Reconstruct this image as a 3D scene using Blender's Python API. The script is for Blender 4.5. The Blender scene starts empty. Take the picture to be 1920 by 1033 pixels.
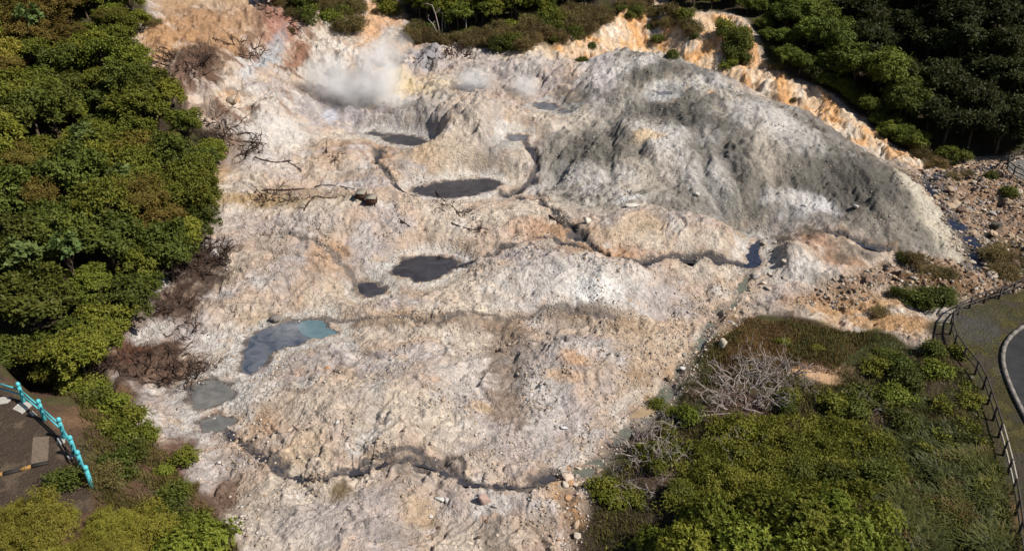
import bpy, math, random
import numpy as np
R = math.radians
scene = bpy.context.scene
COL = scene.collection

# ------------------------------------------------------------------ camera, sky, sun, exposure
CAM_H, PITCH, FPX = 28.0, R(28.0), 1493.3
cam_data = bpy.data.cameras.new('camera')
cam_data.lens, cam_data.sensor_width = 28.0, 36.0
cam_data.clip_start, cam_data.clip_end = 0.5, 4000
cam = bpy.data.objects.new('camera', cam_data)
cam.location = (0, 0, CAM_H)
cam.rotation_euler = (math.pi/2 - PITCH, 0, 0)
COL.objects.link(cam)
scene.camera = cam

SUN_EL, SUN_AZ = R(48), R(110)          # azimuth clockwise from +Y: the sun stands to the east of the crater
world = bpy.data.worlds.new('World')
scene.world = world
world.use_nodes = True
wn = world.node_tree
wn.nodes.clear()
w_out = wn.nodes.new('ShaderNodeOutputWorld')
w_bg = wn.nodes.new('ShaderNodeBackground')
w_sky = wn.nodes.new('ShaderNodeTexSky')
w_sky.sky_type = 'NISHITA'
w_sky.sun_disc = False
w_sky.sun_elevation = SUN_EL
w_sky.sun_rotation = SUN_AZ
w_sky.air_density, w_sky.dust_density, w_sky.ozone_density = 1.0, 0.6, 1.0
w_bg.inputs['Strength'].default_value = 0.05
wn.links.new(w_sky.outputs[0], w_bg.inputs['Color'])
wn.links.new(w_bg.outputs[0], w_out.inputs['Surface'])

sun_data = bpy.data.lights.new('sun', 'SUN')
sun_data.energy, sun_data.angle, sun_data.color = 5.0, R(0.53), (1.0, 0.93, 0.82)
sun = bpy.data.objects.new('sun', sun_data)
sd = np.array([math.sin(SUN_AZ)*math.cos(SUN_EL), math.cos(SUN_AZ)*math.cos(SUN_EL), math.sin(SUN_EL)])
sun.rotation_euler = (math.pi/2 - SUN_EL, 0, math.pi - SUN_AZ)
sun.location = (60, 0, 80)
COL.objects.link(sun)

scene.view_settings.view_transform = 'Standard'
scene.view_settings.look = 'None'
scene.view_settings.exposure = 0.42
scene.view_settings.gamma = 1.0
scene.view_settings.use_curve_mapping = False
scene.render.engine = 'CYCLES'
scene.cycles.use_denoising = True
scene.cycles.max_bounces = 6
scene.cycles.diffuse_bounces = 3
scene.cycles.transparent_max_bounces = 8
scene.cycles.volume_bounces = 5
scene.cycles.volume_step_rate = 2.0
scene.cycles.sample_clamp_indirect = 5

rng = np.random.default_rng(11)
random.seed(11)

# ------------------------------------------------------------------ noise
_perm = np.random.default_rng(5).permutation(4096)
_ang = np.random.default_rng(6).uniform(0, 2*np.pi, 4096)
_gx, _gy = np.cos(_ang).astype(np.float32), np.sin(_ang).astype(np.float32)
def _h(ix, iy, s):
    return _perm[(_perm[(ix + s*131) & 4095] + iy) & 4095]
def perlin(x, y, s=0):
    x = np.asarray(x, np.float32); y = np.asarray(y, np.float32)
    fx0 = np.floor(x); fy0 = np.floor(y)
    ix = fx0.astype(np.int32); iy = fy0.astype(np.int32)
    fx = x - fx0; fy = y - fy0
    u = fx*fx*fx*(fx*(fx*6-15)+10); v = fy*fy*fy*(fy*(fy*6-15)+10)
    def g(a, b):
        h = _h(ix+a, iy+b, s)
        return _gx[h]*(fx-a) + _gy[h]*(fy-b)
    n0 = g(0, 0); n0 = n0 + u*(g(1, 0)-n0)
    n1 = g(0, 1); n1 = n1 + u*(g(1, 1)-n1)
    return (n0 + v*(n1-n0))*1.5
def fbm(x, y, lam, o=4, s=0, gain=0.5):
    t = 0; a = 1.0; f = 1.0/lam
    for k in range(o):
        t = t + a*perlin(x*f+k*17.3, y*f-k*9.1, s+k); a *= gain; f *= 2.03
    return t
def ridged(x, y, lam, o=3, s=0):
    t = 0; a = 1.0; f = 1.0/lam
    for k in range(o):
        t = t + a*(1-2*np.abs(perlin(x*f+k*7.7, y*f+k*3.1, s+k))); a *= 0.5; f *= 2.1
    return t
def sstep(a, b, t):
    t = np.clip((t-a)/(b-a), 0, 1)
    return t*t*(3-2*t)
def rockcells(x, y, lam, s):
    """cellular bumps: height of the nearest random stone in a jittered grid"""
    gx = x/lam; gy = y/lam
    ix = np.floor(gx).astype(np.int32); iy = np.floor(gy).astype(np.int32)
    best = np.zeros_like(gx, dtype=np.float32)
    for a in (-1, 0, 1):
        for b in (-1, 0, 1):
            h = _h(ix+a, iy+b, s)
            h2 = _h(ix+a, iy+b, s+7)
            px = ix+a+0.5+_gx[h]*0.42; py = iy+b+0.5+_gy[h]*0.42
            r = 0.12 + 0.5*(h2/4096.0)**3
            d2 = ((gx-px)**2+(gy-py)**2)/(r*r)
            best = np.maximum(best, (r*np.sqrt(np.clip(1-d2, 0, 1))).astype(np.float32))
    return best*lam

# ------------------------------------------------------------------ the ground's shape
CP, SP = math.cos(PITCH), math.sin(PITCH)
def raydir(u, v):
    xc = (np.asarray(u, float)-960)/FPX; yc = -(np.asarray(v, float)-516.5)/FPX
    return xc, CP + yc*SP, -SP + yc*CP
def on_ray(u, v, y):
    dx, dy, dz = raydir(u, v)
    return dx/dy*y, y, CAM_H + dz/dy*y
# sight lines (pixel column, pixel row) with the distance at which each meets the ground
SIGHT = [
 (700,1033,25.6),(1000,1010,26.6),(850,960,28.6),(700,893,30.7),(870,922,29.6),(1060,905,30.4),
 (750,750,35.7),(620,720,37.4),(880,800,34.0),(1080,660,41.2),(950,660,41.6),(800,600,45.0),(1000,590,45.7),(1150,600,45.2),
 (500,640,42.8),(590,618,44.2),(400,740,37.0),(410,795,34.6),(480,740,36.5),(500,850,32.2),(560,930,29.3),
 (430,520,50.6),(560,470,53.5),(800,505,51.6),(695,540,49.2),(1050,520,49.6),(980,480,52.5),(1250,560,48.3),(1150,540,48.3),
 (690,375,60.5),(860,350,64.4),(800,300,69.0),(760,262,74.0),(900,240,73.5),(880,185,81.0),(1020,200,81.0),(680,200,83.0),
 (620,250,77.0),(700,430,56.5),(560,400,59.0),(900,420,57.5),(980,400,59.5),
 (700,150,89.5),(780,110,95.5),(700,90,99.0),(850,70,102.5),(760,40,106.5),(900,0,113.0),(640,0,111.0),
 (950,110,95.0),(1050,60,102.0),(1060,140,90.0),
 (1200,95,103.6),(1200,40,107.5),(1150,60,104.5),(1200,8,111.5),(1100,10,112),(1300,100,101.0),(1300,40,105.5),(1400,62,102.0),(1390,120,97.2),(1350,20,109),
 (1500,160,92.5),(1540,200,89),(1600,232,84.0),(1700,310,76.3),(1650,290,79),(1830,300,77.3),(1620,180,91.0),
 (1700,100,96.0),(1900,250,82.0),(1900,150,87.5),(1900,0,98.0),(1600,0,108.0),(1750,0,101.5),(2050,200,84),(1500,60,103),
 (1000,350,66.0),(1100,430,56.5),(1250,470,53.6),(1400,440,55.8),(1550,432,56.8),(1600,460,55.7),(1700,490,54.2),(1800,490,54.8),
 (1130,110,87.5),(1250,108,85.0),(1350,138,81.0),(1480,200,75.0),(1600,270,69.0),(1700,340,63.8),(1800,452,57.2),
 (1200,250,70.5),(1200,350,62.3),(1350,250,69.5),(1400,350,62.0),(1550,350,62.0),(1240,175,79.0),(1120,180,79.3),(1050,250,73.6),
 (1480,470,52.8),(1520,500,51.6),(1440,500,52.8),
 (1760,380,66.3),(1840,490,54.9),(1900,400,64.0),(1900,330,71.0),(1900,550,48.5),(1790,610,44.6),(1850,760,35.6),(1900,960,27.6),
 (1910,680,40.1),(1600,850,32.1),(1400,950,28.1),(1450,740,37.1),(1500,620,44.6),(1600,560,48.6),(1410,470,56.6),(1350,580,47.3),(1300,690,39.6),(1200,770,36.2),(1100,885,31.2),(1085,1033,26.2),
 (250,770,35.6),(40,755,33.0),(80,800,31.1),(120,830,29.9),(170,915,27.0),(0,900,27.4),(230,830,31.6),(330,900,29.9),(420,1000,26.4),(300,1000,25.9),(100,1033,23.6),(-60,780,31.5),
 (415,420,57.2),(240,600,44.8),(300,540,48.5),(330,620,44.5),(210,700,39.0),
 (300,60,86.5),(320,110,81.0),(480,10,101.0),(420,120,82.0),(430,200,75.6),(430,270,70.0),(540,130,90.0),(560,60,98.0),(600,20,105.5),
 (620,200,82.5),(560,260,75.0),(500,330,66.3),(400,380,60.5),(350,180,75.5),
]
pts = np.array([on_ray(*s) for s in SIGHT])
def below(u, v, y, d):
    x, y, z = on_ray(u, v, y)
    return (x, y, z-d)
extra = [below(100,500,43.5,3), below(0,300,57,3.2), below(0,0,80,3.5), below(200,100,78,3), below(200,300,63,3), below(270,200,70,2.6),
         below(120,640,40,2.5), below(0,620,40.5,3), below(0,150,67,3.2), below(130,200,70,3),
         (19.5,96,3.3),(15,98,4.2),(30.5,84.5,1.9),(39,70.5,0.2),(35,77.5,1.0),(25,91,2.8),
         (-20,130,18),(20,132,18),(60,128,26),(-60,120,26),(-80,80,23),(-75,50,13),(-65,25,7),(-50,0,5),(0,0,0.8),(30,5,1.2),
         (70,60,3),(62,40,2),(50,20,1.6),(90,80,16),(100,50,10),(95,100,28),(0,180,40),(80,180,48),(-90,170,46),(150,100,34),(150,30,14),(-150,60,26),  # includes an unseen eastern hill, raised for the shade it throws
         (0,-60,-3),(90,-50,2),(-90,-50,2)]
CTRL = np.vstack([pts, np.array(extra)])
def _phi(r2):
    return 0.5*r2*np.log(r2+1e-6)
S = 50.0
def _fit(P):
    x, y, z = P[:, 0]/S, P[:, 1]/S, P[:, 2]
    n = len(P)
    K = _phi((x[:, None]-x[None])**2+(y[:, None]-y[None])**2) + np.eye(n)*2e-4
    A = np.zeros((n+3, n+3)); A[:n, :n] = K
    A[:n, n] = 1; A[:n, n+1] = x; A[:n, n+2] = y
    A[n:, :n] = A[:n, n:].T
    return np.linalg.solve(A, np.concatenate([z, [0, 0, 0]]))
W = _fit(CTRL)
def tps(x, y):
    shp = np.shape(x)
    x = np.clip(np.ravel(x), -190, 190)/S; y = np.clip(np.ravel(y), -90, 220)/S
    out = np.empty(len(x))
    cx, cy = CTRL[:, 0]/S, CTRL[:, 1]/S; n = len(CTRL)
    for i in range(0, len(x), 20000):
        xs = x[i:i+20000, None].astype(np.float32); ys = y[i:i+20000, None].astype(np.float32)
        r2 = (xs-cx.astype(np.float32))**2+(ys-cy.astype(np.float32))**2
        out[i:i+20000] = _phi(r2)@W[:n] + W[n] + W[n+1]*xs[:, 0] + W[n+2]*ys[:, 0]
    return out.reshape(shp)
# coarse lookup of the smooth ground for sight-line work
CGX = np.arange(-120, 121, 0.5); CGY = np.arange(10, 161, 0.5)
CG = tps(*np.meshgrid(CGX, CGY))
def bil(G, X0, Y0, d, x, y):
    fx = np.clip((np.asarray(x)-X0)/d, 0, G.shape[1]-1.001); fy = np.clip((np.asarray(y)-Y0)/d, 0, G.shape[0]-1.001)
    i = fx.astype(int); j = fy.astype(int); a = fx-i; b = fy-j
    return (G[j, i]*(1-a)+G[j, i+1]*a)*(1-b) + (G[j+1, i]*(1-a)+G[j+1, i+1]*a)*b
def smooth_ground(x, y):
    return bil(CG, -120, 10, 0.5, x, y)
def hit(u, v, off=0.0):
    """where the sight line through a pixel meets the smooth ground raised by off"""
    dx, dy, dz = raydir(u, v)
    ys = np.arange(15, 158, 0.2)
    xs = dx/dy*ys; zs = CAM_H + dz/dy*ys
    d = zs - (smooth_ground(xs, ys)+off)
    k = np.argmax(d < 0)
    if d[k] >= 0: k = len(ys)-1
    return float(xs[k]), float(ys[k])
def poly(px, off=0.0):
    return np.array([hit(u, v, off) for u, v in px])
def dense(P, step=0.4, closed=True):
    Q = []
    n = len(P)
    for i in range(n if closed else n-1):
        a, b = P[i], P[(i+1) % n]
        m = max(1, int(np.hypot(*(b-a))/step))
        for k in range(m): Q.append(a+(b-a)*k/m)
    if not closed: Q.append(P[-1])
    return np.array(Q)
def chaikin(P, n=2, closed=True):
    P = np.asarray(P, float)
    for _ in range(n):
        if closed:
            N = np.roll(P, -1, 0)
            P = np.stack([P*0.75+N*0.25, P*0.25+N*0.75], 1).reshape(-1, 2)
        else:
            a, b = P[:-1], P[1:]
            P = np.vstack([P[:1], np.stack([a*0.75+b*0.25, a*0.25+b*0.75], 1).reshape(-1, 2), P[-1:]])
    return P
def seg_dist(x, y, P, closed):
    d = np.full(x.shape, 1e9, np.float32); t_best = np.zeros(x.shape, np.float32)
    n = len(P); m = n if closed else n-1
    for i in range(m):
        a, b = P[i], P[(i+1) % n]
        ex, ey = b-a; L = ex*ex+ey*ey+1e-9
        t = np.clip(((x-a[0])*ex+(y-a[1])*ey)/L, 0, 1)
        q = (x-a[0]-t*ex)**2+(y-a[1]-t*ey)**2
        sel = q < d
        d = np.where(sel, q, d); t_best = np.where(sel, i+t, t_best)
    return np.sqrt(d), t_best
def inside(x, y, P):
    c = np.zeros(np.shape(x), bool); n = len(P)
    for i in range(n):
        x1, y1 = P[i]; x2, y2 = P[(i+1) % n]
        if y1 == y2: continue
        c ^= ((y1 > y) != (y2 > y)) & (x < (x2-x1)*(y-y1)/(y2-y1)+x1)
    return c
def sdf(x, y, P):
    d, _ = seg_dist(x, y, P, True)
    return np.where(inside(x, y, P), -d, d)

# ------------------------------------------------------------------ the ground's grid: rows of constant y, columns widening with distance
rows = [-80, -55, -35, -18, -6, 3, 9, 14, 17.5, 20, 21.5]
y = 22.5
while y < 122:
    rows.append(y); y += 0.043*(y/27)**1.28
step = 0.6
while y < 420:
    rows.append(y); y += step; step *= 1.12
ROW = np.array(rows)
NC = 1000
cc = np.concatenate([-1-np.linspace(1, 0.04, 24), np.linspace(-1, 1, NC), 1+np.linspace(0.04, 1, 24)])
def halfw(y):
    return 0.62*np.clip(y, 15, 130)+9
def col_x(c, y):
    w = halfw(y); a = np.abs(c)
    return np.sign(c)*np.where(a <= 1, a*w, w+np.clip(a-1, 0, None)**2*(420-w))
CC, YY = np.meshgrid(cc, ROW)
XX = col_x(CC, YY)
ny, nx = XX.shape
X = XX.astype(np.float32); Y = YY.astype(np.float32)
Z = tps(X, Y).astype(np.float32)
in_view = (np.abs(CC) <= 1) & (YY > 22) & (YY < 125)

# downhill streaks: noise averaged along the slope's fall line
LX = np.arange(-52, 64, 0.16); LY = np.arange(40, 120, 0.16)
lx, ly = np.meshgrid(LX, LY)
lz = bil(CG, -120, 10, 0.5, lx, ly) + 0.5*fbm(lx, ly, 9, 2, 40)
gy_, gx_ = np.gradient(lz, 0.16)
gl = np.hypot(gx_, gy_)+0.04
gx_, gy_ = gx_/gl, gy_/gl
def streaks(base, steps, h):
    acc = np.zeros_like(base); tot = 0
    for sgn in (1, -1):
        px, py = lx.copy(), ly.copy()
        for k in range(steps):
            wgt = 1-k/steps
            acc += wgt*bil(base, -52, 40, 0.16, px, py); tot += wgt
            ux = bil(gx_, -52, 40, 0.16, px, py); uy = bil(gy_, -52, 40, 0.16, px, py)
            px = px+sgn*h*ux; py = py+sgn*h*uy
    acc /= tot
    return (acc-acc.mean())/acc.std()
ST1 = streaks(fbm(lx, ly, 1.6, 3, 60), 14, 0.5)
ST2 = streaks(np.random.default_rng(3).standard_normal(lx.shape), 10, 0.25)
def at_streak(G): return bil(G, -52, 40, 0.16, X, Y).astype(np.float32)
st1, st2 = at_streak(ST1), at_streak(ST2)

# areas (outlines as seen in the photograph, dropped on the ground)
mound_P = chaikin(poly([(985,350),(1010,300),(1040,250),(1080,180),(1130,112),(1190,98),(1260,108),(1350,138),(1480,200),(1600,270),(1700,340),(1760,400),(1815,470),(1790,492),(1700,478),(1600,440),(1500,425),(1420,432),(1330,415),(1200,390),(1100,400),(1040,375)]), 1)
cliff_P = chaikin(poly([(1010,70),(1080,60),(1140,40),(1170,15),(1210,-5),(1240,0),(1290,35),(1330,22),(1390,35),(1420,95),(1480,150),(1560,178),(1640,255),(1730,300),(1830,300),(1760,322),(1700,318),(1600,262)])
                + 0, 1)
cliff_P = np.vstack([cliff_P, [(33,86),(27,93),(20,99.5),(12,98),(6,94)]])
lwall_P = poly([(285,40),(330,20),(480,0),(600,0),(640,60),(700,100),(640,180),(560,230),(470,250),(430,300),(400,250),(330,190),(300,150)])
left_soil = np.vstack([poly([(270,0),(285,40),(225,62),(250,92),(300,170),(345,200),(400,260),(405,300),(375,350),(405,400),(385,450),(340,500),(290,520),(270,580),(215,630),(195,700),(160,735),(0,735)]), [(-60,30),(-70,70),(-65,118)]])
bl_soil = np.vstack([poly([(0,690),(160,700),(215,735),(255,790),(300,830),(335,880),(385,930),(430,985),(455,1040)]), [(-9,18),(-40,15),(-50,36)]])
br_soil = np.vstack([poly([(1085,1040),(1095,950),(1150,880),(1215,790),(1290,705),(1325,645),(1390,600),(1480,592),(1560,610),(1640,618),(1730,650),(1760,620),(1790,575),(1920,545)]), [(60,48),(60,15),(4,15)]])
rbed_P = poly([(1690,322),(1760,318),(1850,298),(1960,300),(1960,545),(1850,560),(1760,570),(1650,545),(1600,580),(1470,570),(1560,520),(1700,500),(1800,490),(1780,430),(1740,370)])
nz_big = fbm(X, Y, 5.0, 3, 70)
def area(P, soft, wob=0.8):
    d = sdf(X, Y, P)+wob*nz_big*0.6
    return sstep(soft, -soft, d).astype(np.float32)
mound = area(mound_P, 1.2, 0.5)
cliff = area(cliff_P, 0.7, 0.6)
lwall = area(lwall_P, 1.5)
lsoil = area(left_soil, 0.8)
bsoil = area(bl_soil, 0.5, 0.7)
rsoil = np.clip(area(br_soil, 0.7, 1.5)*(.55+.6*sstep(-.5, .1, fbm(X, Y, 1.2, 3, 75)+.6*area(br_soil, 2.5, 1.0))), 0, 1)
rbed = area(rbed_P, 1.0)
rim_line = poly([(480,-20),(600,15),(668,30),(688,-10),(755,-10),(765,60),(820,75),(950,100),(1060,85),(1150,45)])
back_veg = np.vstack([rim_line, poly([(1175,10),(1215,-8),(1240,-2),(1290,32),(1330,20),(1395,33),(1425,95),(1480,148),(1565,176),(1645,252),(1735,298),(1830,296),(1925,292)]), [(110,60),(110,160),(-50,160)]])
bveg = area(back_veg, 0.6, 0.6)
bare = np.clip(1-np.maximum.reduce([lsoil, bsoil, rsoil, bveg]), 0, 1)
pav = None

POOLS = [  # outline, colour key
 ([(737,512),(748,492),(768,479),(800,475),(840,478),(857,487),(850,500),(830,518),(800,533),(778,533),(770,524),(745,522)], 'dark', 'dark grey mud pool with a channel running out of its east end'),
 ([(669,541),(675,530),(690,525),(706,528),(704,540),(724,545),(715,554),(695,558),(675,554)], 'dark', 'small round black mud pool beside the larger dark one'),
 ([(770,352),(800,342),(840,335),(880,330),(920,335),(936,345),(930,358),(900,368),(870,374),(830,370),(790,362)], 'dark', 'largest dark mud pool in the middle of the crater'),
 ([(710,263),(730,252),(770,248),(800,255),(804,265),(780,273),(740,274)], 'dark', 'dark mud pool near the steam vent'),
 ([(688,250),(706,246),(726,254),(702,259)], 'dark', 'tiny dark pool touching the pool near the steam vent'),
 ([[(453,688),(462,660),(475,637),(500,622),(535,611),(565,611),(592,630),(562,646),(528,650),(505,665),(490,685),(465,697)],
   [(560,613),(578,604),(600,604),(614,616),(631,622),(618,632),(594,635),(572,629)]], 'slate', 'curved slate blue pool with a turquoise tip'),
 ([(359,767),(362,735),(375,718),(400,712),(435,723),(438,732),(415,750),(385,769)], 'grey', 'grey mud pool below the dead branches'),
 ([(374,803),(385,785),(415,777),(441,780),(441,793),(425,807),(395,813)], 'grey', 'small oval grey mud pool'),
 ([(1228,177),(1238,168),(1259,168),(1256,179),(1240,183)], 'slate', 'small slate pool high on the grey mound'),
 ([(998,202),(1010,193),(1040,193),(1050,203),(1030,209)], 'slate', 'slate pool behind the mound'),
 ([(1042,210),(1055,205),(1072,208),(1060,214)], 'slate', 'small slate puddle'),
 ([(950,263),(955,248),(985,250),(986,265),(965,271)], 'slate', 'grey puddle beside the mound'),
 ([(1402,455),(1426,446),(1423,470),(1431,500),(1405,503),(1388,496),(1405,485)], 'navy', 'dark blue stream pool'),
 ([(1073,886),(1095,871),(1112,885),(1102,896)], 'green', 'shallow green puddle among stones'),
 ([(1178,777),(1215,755),(1242,735),(1253,745),(1222,771),(1190,787)], 'tan', 'muddy tan puddle'),
 ([(1820,448),(1841,450),(1840,462),(1825,463)], 'navy', 'deep blue pool in the stony stream bed'),
]
BASIN = {0: .45, 1: .5, 2: .65, 3: .7, 4: .5, 5: .3, 6: .25, 7: .25}
POOLW = []
near_pool = np.zeros_like(Z)
basin = np.zeros_like(Z)
for ip, (px, ck, lab) in enumerate(POOLS):
    bd = BASIN.get(ip, 0)
    outs = [chaikin(poly(o, -bd), 2) for o in (px if isinstance(px[0], list) else [px])]
    outs = [P.mean(0)+(P-P.mean(0))*1.05 for P in outs]
    POOLW.append((outs, ck, lab))
    if bd:
        m = (X > min(P[:, 0].min() for P in outs)-9) & (X < max(P[:, 0].max() for P in outs)+9) & (Y > min(P[:, 1].min() for P in outs)-9) & (Y < max(P[:, 1].max() for P in outs)+9)
        d = np.minimum.reduce([sdf(X[m], Y[m], P) for P in outs])
        basin[m] = np.maximum(basin[m], bd*np.exp(-(np.clip(d, 0, None)/1.7)**2))
    for P in outs:
        m = (X > P[:, 0].min()-4) & (X < P[:, 0].max()+4) & (Y > P[:, 1].min()-4) & (Y < P[:, 1].max()+4)
        near_pool[m] = np.maximum(near_pool[m], sstep(3.0, 0.3, sdf(X[m], Y[m], P)))
def ledges(h, n):
    k = h*n; f = np.floor(k); t = k-f
    return (f+sstep(.36, .64, t))/n-h
DOMES = [(720,765,230,95,.75),(1085,690,130,70,.7),(1080,520,170,50,.8),(885,228,95,36,1.5),(870,300,70,22,.7),(560,520,90,40,.6),(1200,430,90,30,.7),(1480,480,60,30,.5),(620,400,120,30,.5),(1010,150,70,26,.9),(640,290,70,24,.8),(520,240,60,30,.9)]
for u, v, ru, rv, hh in DOMES:
    x0, y0 = hit(u, v); x1, _ = hit(u+ru, v); _, ya = hit(u, v-rv); _, yb = hit(u, v+rv)
    q = ((X-x0)/(abs(x1-x0)))**2+((Y-y0)/(abs(ya-yb)/2))**2
    Z += hh*np.exp(-q**1.4)*(1-near_pool)
Z -= basin
GULLY = [[(1215,200),(1270,215),(1310,250),(1318,300),(1322,340),(1345,380),(1390,420)],[(1180,280),(1230,320),(1280,360),(1340,395),(1400,425)],[(1380,260),(1420,300),(1430,350),(1420,400)],[(1450,320),(1470,360),(1480,400)],[(1100,230),(1070,290),(1040,340)],[(1330,240),(1370,290),(1385,340)],[(1150,220),(1140,280),(1150,340)],[(1560,300),(1610,360),(1640,410)]]
gul = np.zeros_like(Z)
for g in GULLY:
    P = chaikin(poly(g), 2, False)
    m = (X > P[:, 0].min()-5) & (X < P[:, 0].max()+5) & (Y > P[:, 1].min()-5) & (Y < P[:, 1].max()+5)
    d, _ = seg_dist(X[m]+.7*fbm(X[m], Y[m], 2.4, 3, 501), Y[m]+.7*fbm(X[m], Y[m], 2.4, 3, 502), P, False)
    gul[m] = np.maximum(gul[m], np.exp(-(d/.75)**1.5))
Z -= 0.42*gul*mound
# relief
Z0 = Z.copy()
floor_amp = bare*(1-0.5*mound)
wx_, wy_ = X+0.6*fbm(X, Y, 2.5, 2, 20), Y+0.6*fbm(X, Y, 2.5, 2, 22)
hf = fbm(wx_, wy_, 4.2, 4, 24)
Z += floor_amp*(1-.8*near_pool)*(0.50*fbm(X, Y, 8.5, 3, 1) + 0.20*ridged(wx_, wy_, 3.0, 3, 2) - 0.12 + 0.62*ledges(hf, 3.2)*sstep(-.2, .5, fbm(X, Y, 6, 2, 26)))
rills = np.clip(1-np.abs(perlin(wx_/3.2, wy_/2.1, 28))*7, 0, 1)
Z -= floor_amp*(1-near_pool)*0.22*rills*sstep(-.3, .3, fbm(X, Y, 7, 2, 29))
Z -= 0.75*mound*sstep(14, 28, X)*sstep(58, 66, Y)
scarp = np.maximum.reduce([cliff, lwall])
Z += scarp*0.9*ledges(fbm(wx_, wy_, 5.0, 4, 30), 2.6)
Z += mound*(0.07*np.clip(st1, -2, 2) + 0.03*st2 + 0.50*fbm(X, Y, 6.5, 4, 3) + 0.13*ridged(wx_, wy_, 2.6, 3, 7) + .55*ledges(fbm(wx_, wy_, 4.0, 4, 32), 2.8)*sstep(-.3, .5, fbm(X, Y, 6, 2, 33)))*(1-.8*near_pool)
rugged = area(poly([(590,80),(760,85),(950,100),(1080,70),(1125,112),(1070,180),(1030,260),(900,290),(800,240),(640,230)]), 2.0)*(1-mound)
Z += rugged*(1-.85*near_pool)*(0.85*fbm(X, Y, 6.5, 3, 8) + 0.42*ridged(X, Y, 3.4, 3, 9) - 0.2 + .8*ledges(fbm(wx_, wy_, 4.6, 4, 31), 2.8))
Z += cliff*(0.16*np.clip(st1, -2, 2) + 0.5*fbm(X, Y, 4.0, 3, 4) + 0.22*ridged(X, Y, 1.8, 3, 14) - 0.1)
Z += lwall*(0.15*np.clip(st1, -2, 2) + 0.5*fbm(X, Y, 5, 3, 5) + 0.24*ridged(X, Y, 2.2, 3, 15) - 0.1)
Z += (1-bare)*0.3*fbm(X, Y, 3.0, 3, 6)

# ------------------------------------------------------------------ pools and channels: cut into the ground, filled below
CHANNELS = [  # line, half width m, depth m, wetness, colour key or None
 ([(936,354),(985,368),(1030,385),(1060,420),(1085,445),(1120,465),(1160,488),(1200,500),(1240,487),(1275,480),(1330,487),(1395,497)], 0.34, 0.5, 1.0, 'dark'),
 ([(852,492),(900,480),(930,466),(980,450),(1010,441),(1060,455),(1110,470),(1150,488)], 0.22, 0.30, 0.85, 'dark'),
 ([(985,262),(1005,300),(1010,330),(985,345),(950,354)], 0.30, 0.42, 0.85, 'dark'),
 ([(722,272),(705,290),(715,320),(745,345),(775,354)], 0.24, 0.36, 0.9, 'dark'),
 ([(545,605),(570,598),(620,595),(680,603),(730,600),(780,610),(850,603),(905,595),(940,608),(985,588),(1040,580),(1100,592),(1160,608)], 0.22, 0.12, 0.5, None),
 ([(425,806),(460,830),(490,860),(520,890),(560,905),(620,911),(660,897),(720,884),(760,878),(815,880),(830,905),(880,922),(940,920),(1000,915),(1040,895)], 0.20, 0.18, 0.75, 'dark'),
 ([(640,900),(680,878),(735,864),(790,866),(850,878),(868,900),(880,920)], 0.15, 0.13, 0.7, None),
 ([(1412,500),(1390,545),(1355,580),(1330,610),(1310,650),(1280,690),(1235,745),(1190,785),(1130,850),(1098,882)], 0.42, 0.40, 0.35, 'green'),
 ([(1550,440),(1590,455),(1640,470),(1690,486)], 0.45, 0.45, 1.0, 'navy'),
 ([(1890,312),(1830,320),(1760,326),(1728,345),(1765,390),(1800,430),(1825,470),(1845,505)], 0.8, 0.5, 0.9, 'navy'),
 ([(1092,890),(1062,930),(1070,980),(1088,1040)], 0.4, 0.25, 0.35, None),
 ([(590,455),(620,475),(650,505),(672,530)], 0.4, 0.3, 0.45, None),
 ([(480,440),(540,448),(595,455)], 0.15, 0.12, 0.5, None),
]
poold = np.full_like(Z, 9); wet = np.zeros_like(Z); deep = np.zeros_like(Z); rust = np.zeros_like(Z); calm = np.zeros_like(Z)
iv = np.where(in_view)
waters = []
def submask(P, m):
    return (X > P[:, 0].min()-m) & (X < P[:, 0].max()+m) & (Y > P[:, 1].min()-m) & (Y < P[:, 1].max()+m)
chan_world = []
for px, hw, dep, wt, ck in CHANNELS:
    P = chaikin(poly(px), 2, False)
    chan_world.append((P, hw, ck, dep))
    m = submask(P, hw*5)
    xs, ys = X[m], Y[m]
    wx = xs+0.42*fbm(xs, ys, 1.9, 4, 81); wy = ys+0.42*fbm(xs, ys, 1.9, 4, 85)
    d, _ = seg_dist(wx, wy, P, False)
    d = d*(1+0.7*fbm(xs, ys, 2.6, 2, 82))
    k = np.exp(-(d/hw)**2)
    rag = 0.75+0.5*fbm(xs, ys, 1.5, 2, 87)
    Z[m] -= dep*k*np.clip(0.8+0.7*fbm(xs, ys, 3.0, 2, 83), 0.25, 1.4)
    wet[m] = np.maximum(wet[m], wt*np.clip(sstep(hw*1.5, hw*0.5, d*(0.7+0.4*rag)), 0, 1))
    rust[m] = np.maximum(rust[m], 0.8*np.exp(-(d/(hw*2.6))**2)*sstep(-0.2, 0.5, fbm(xs, ys, 1.8, 2, 88)))
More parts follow.
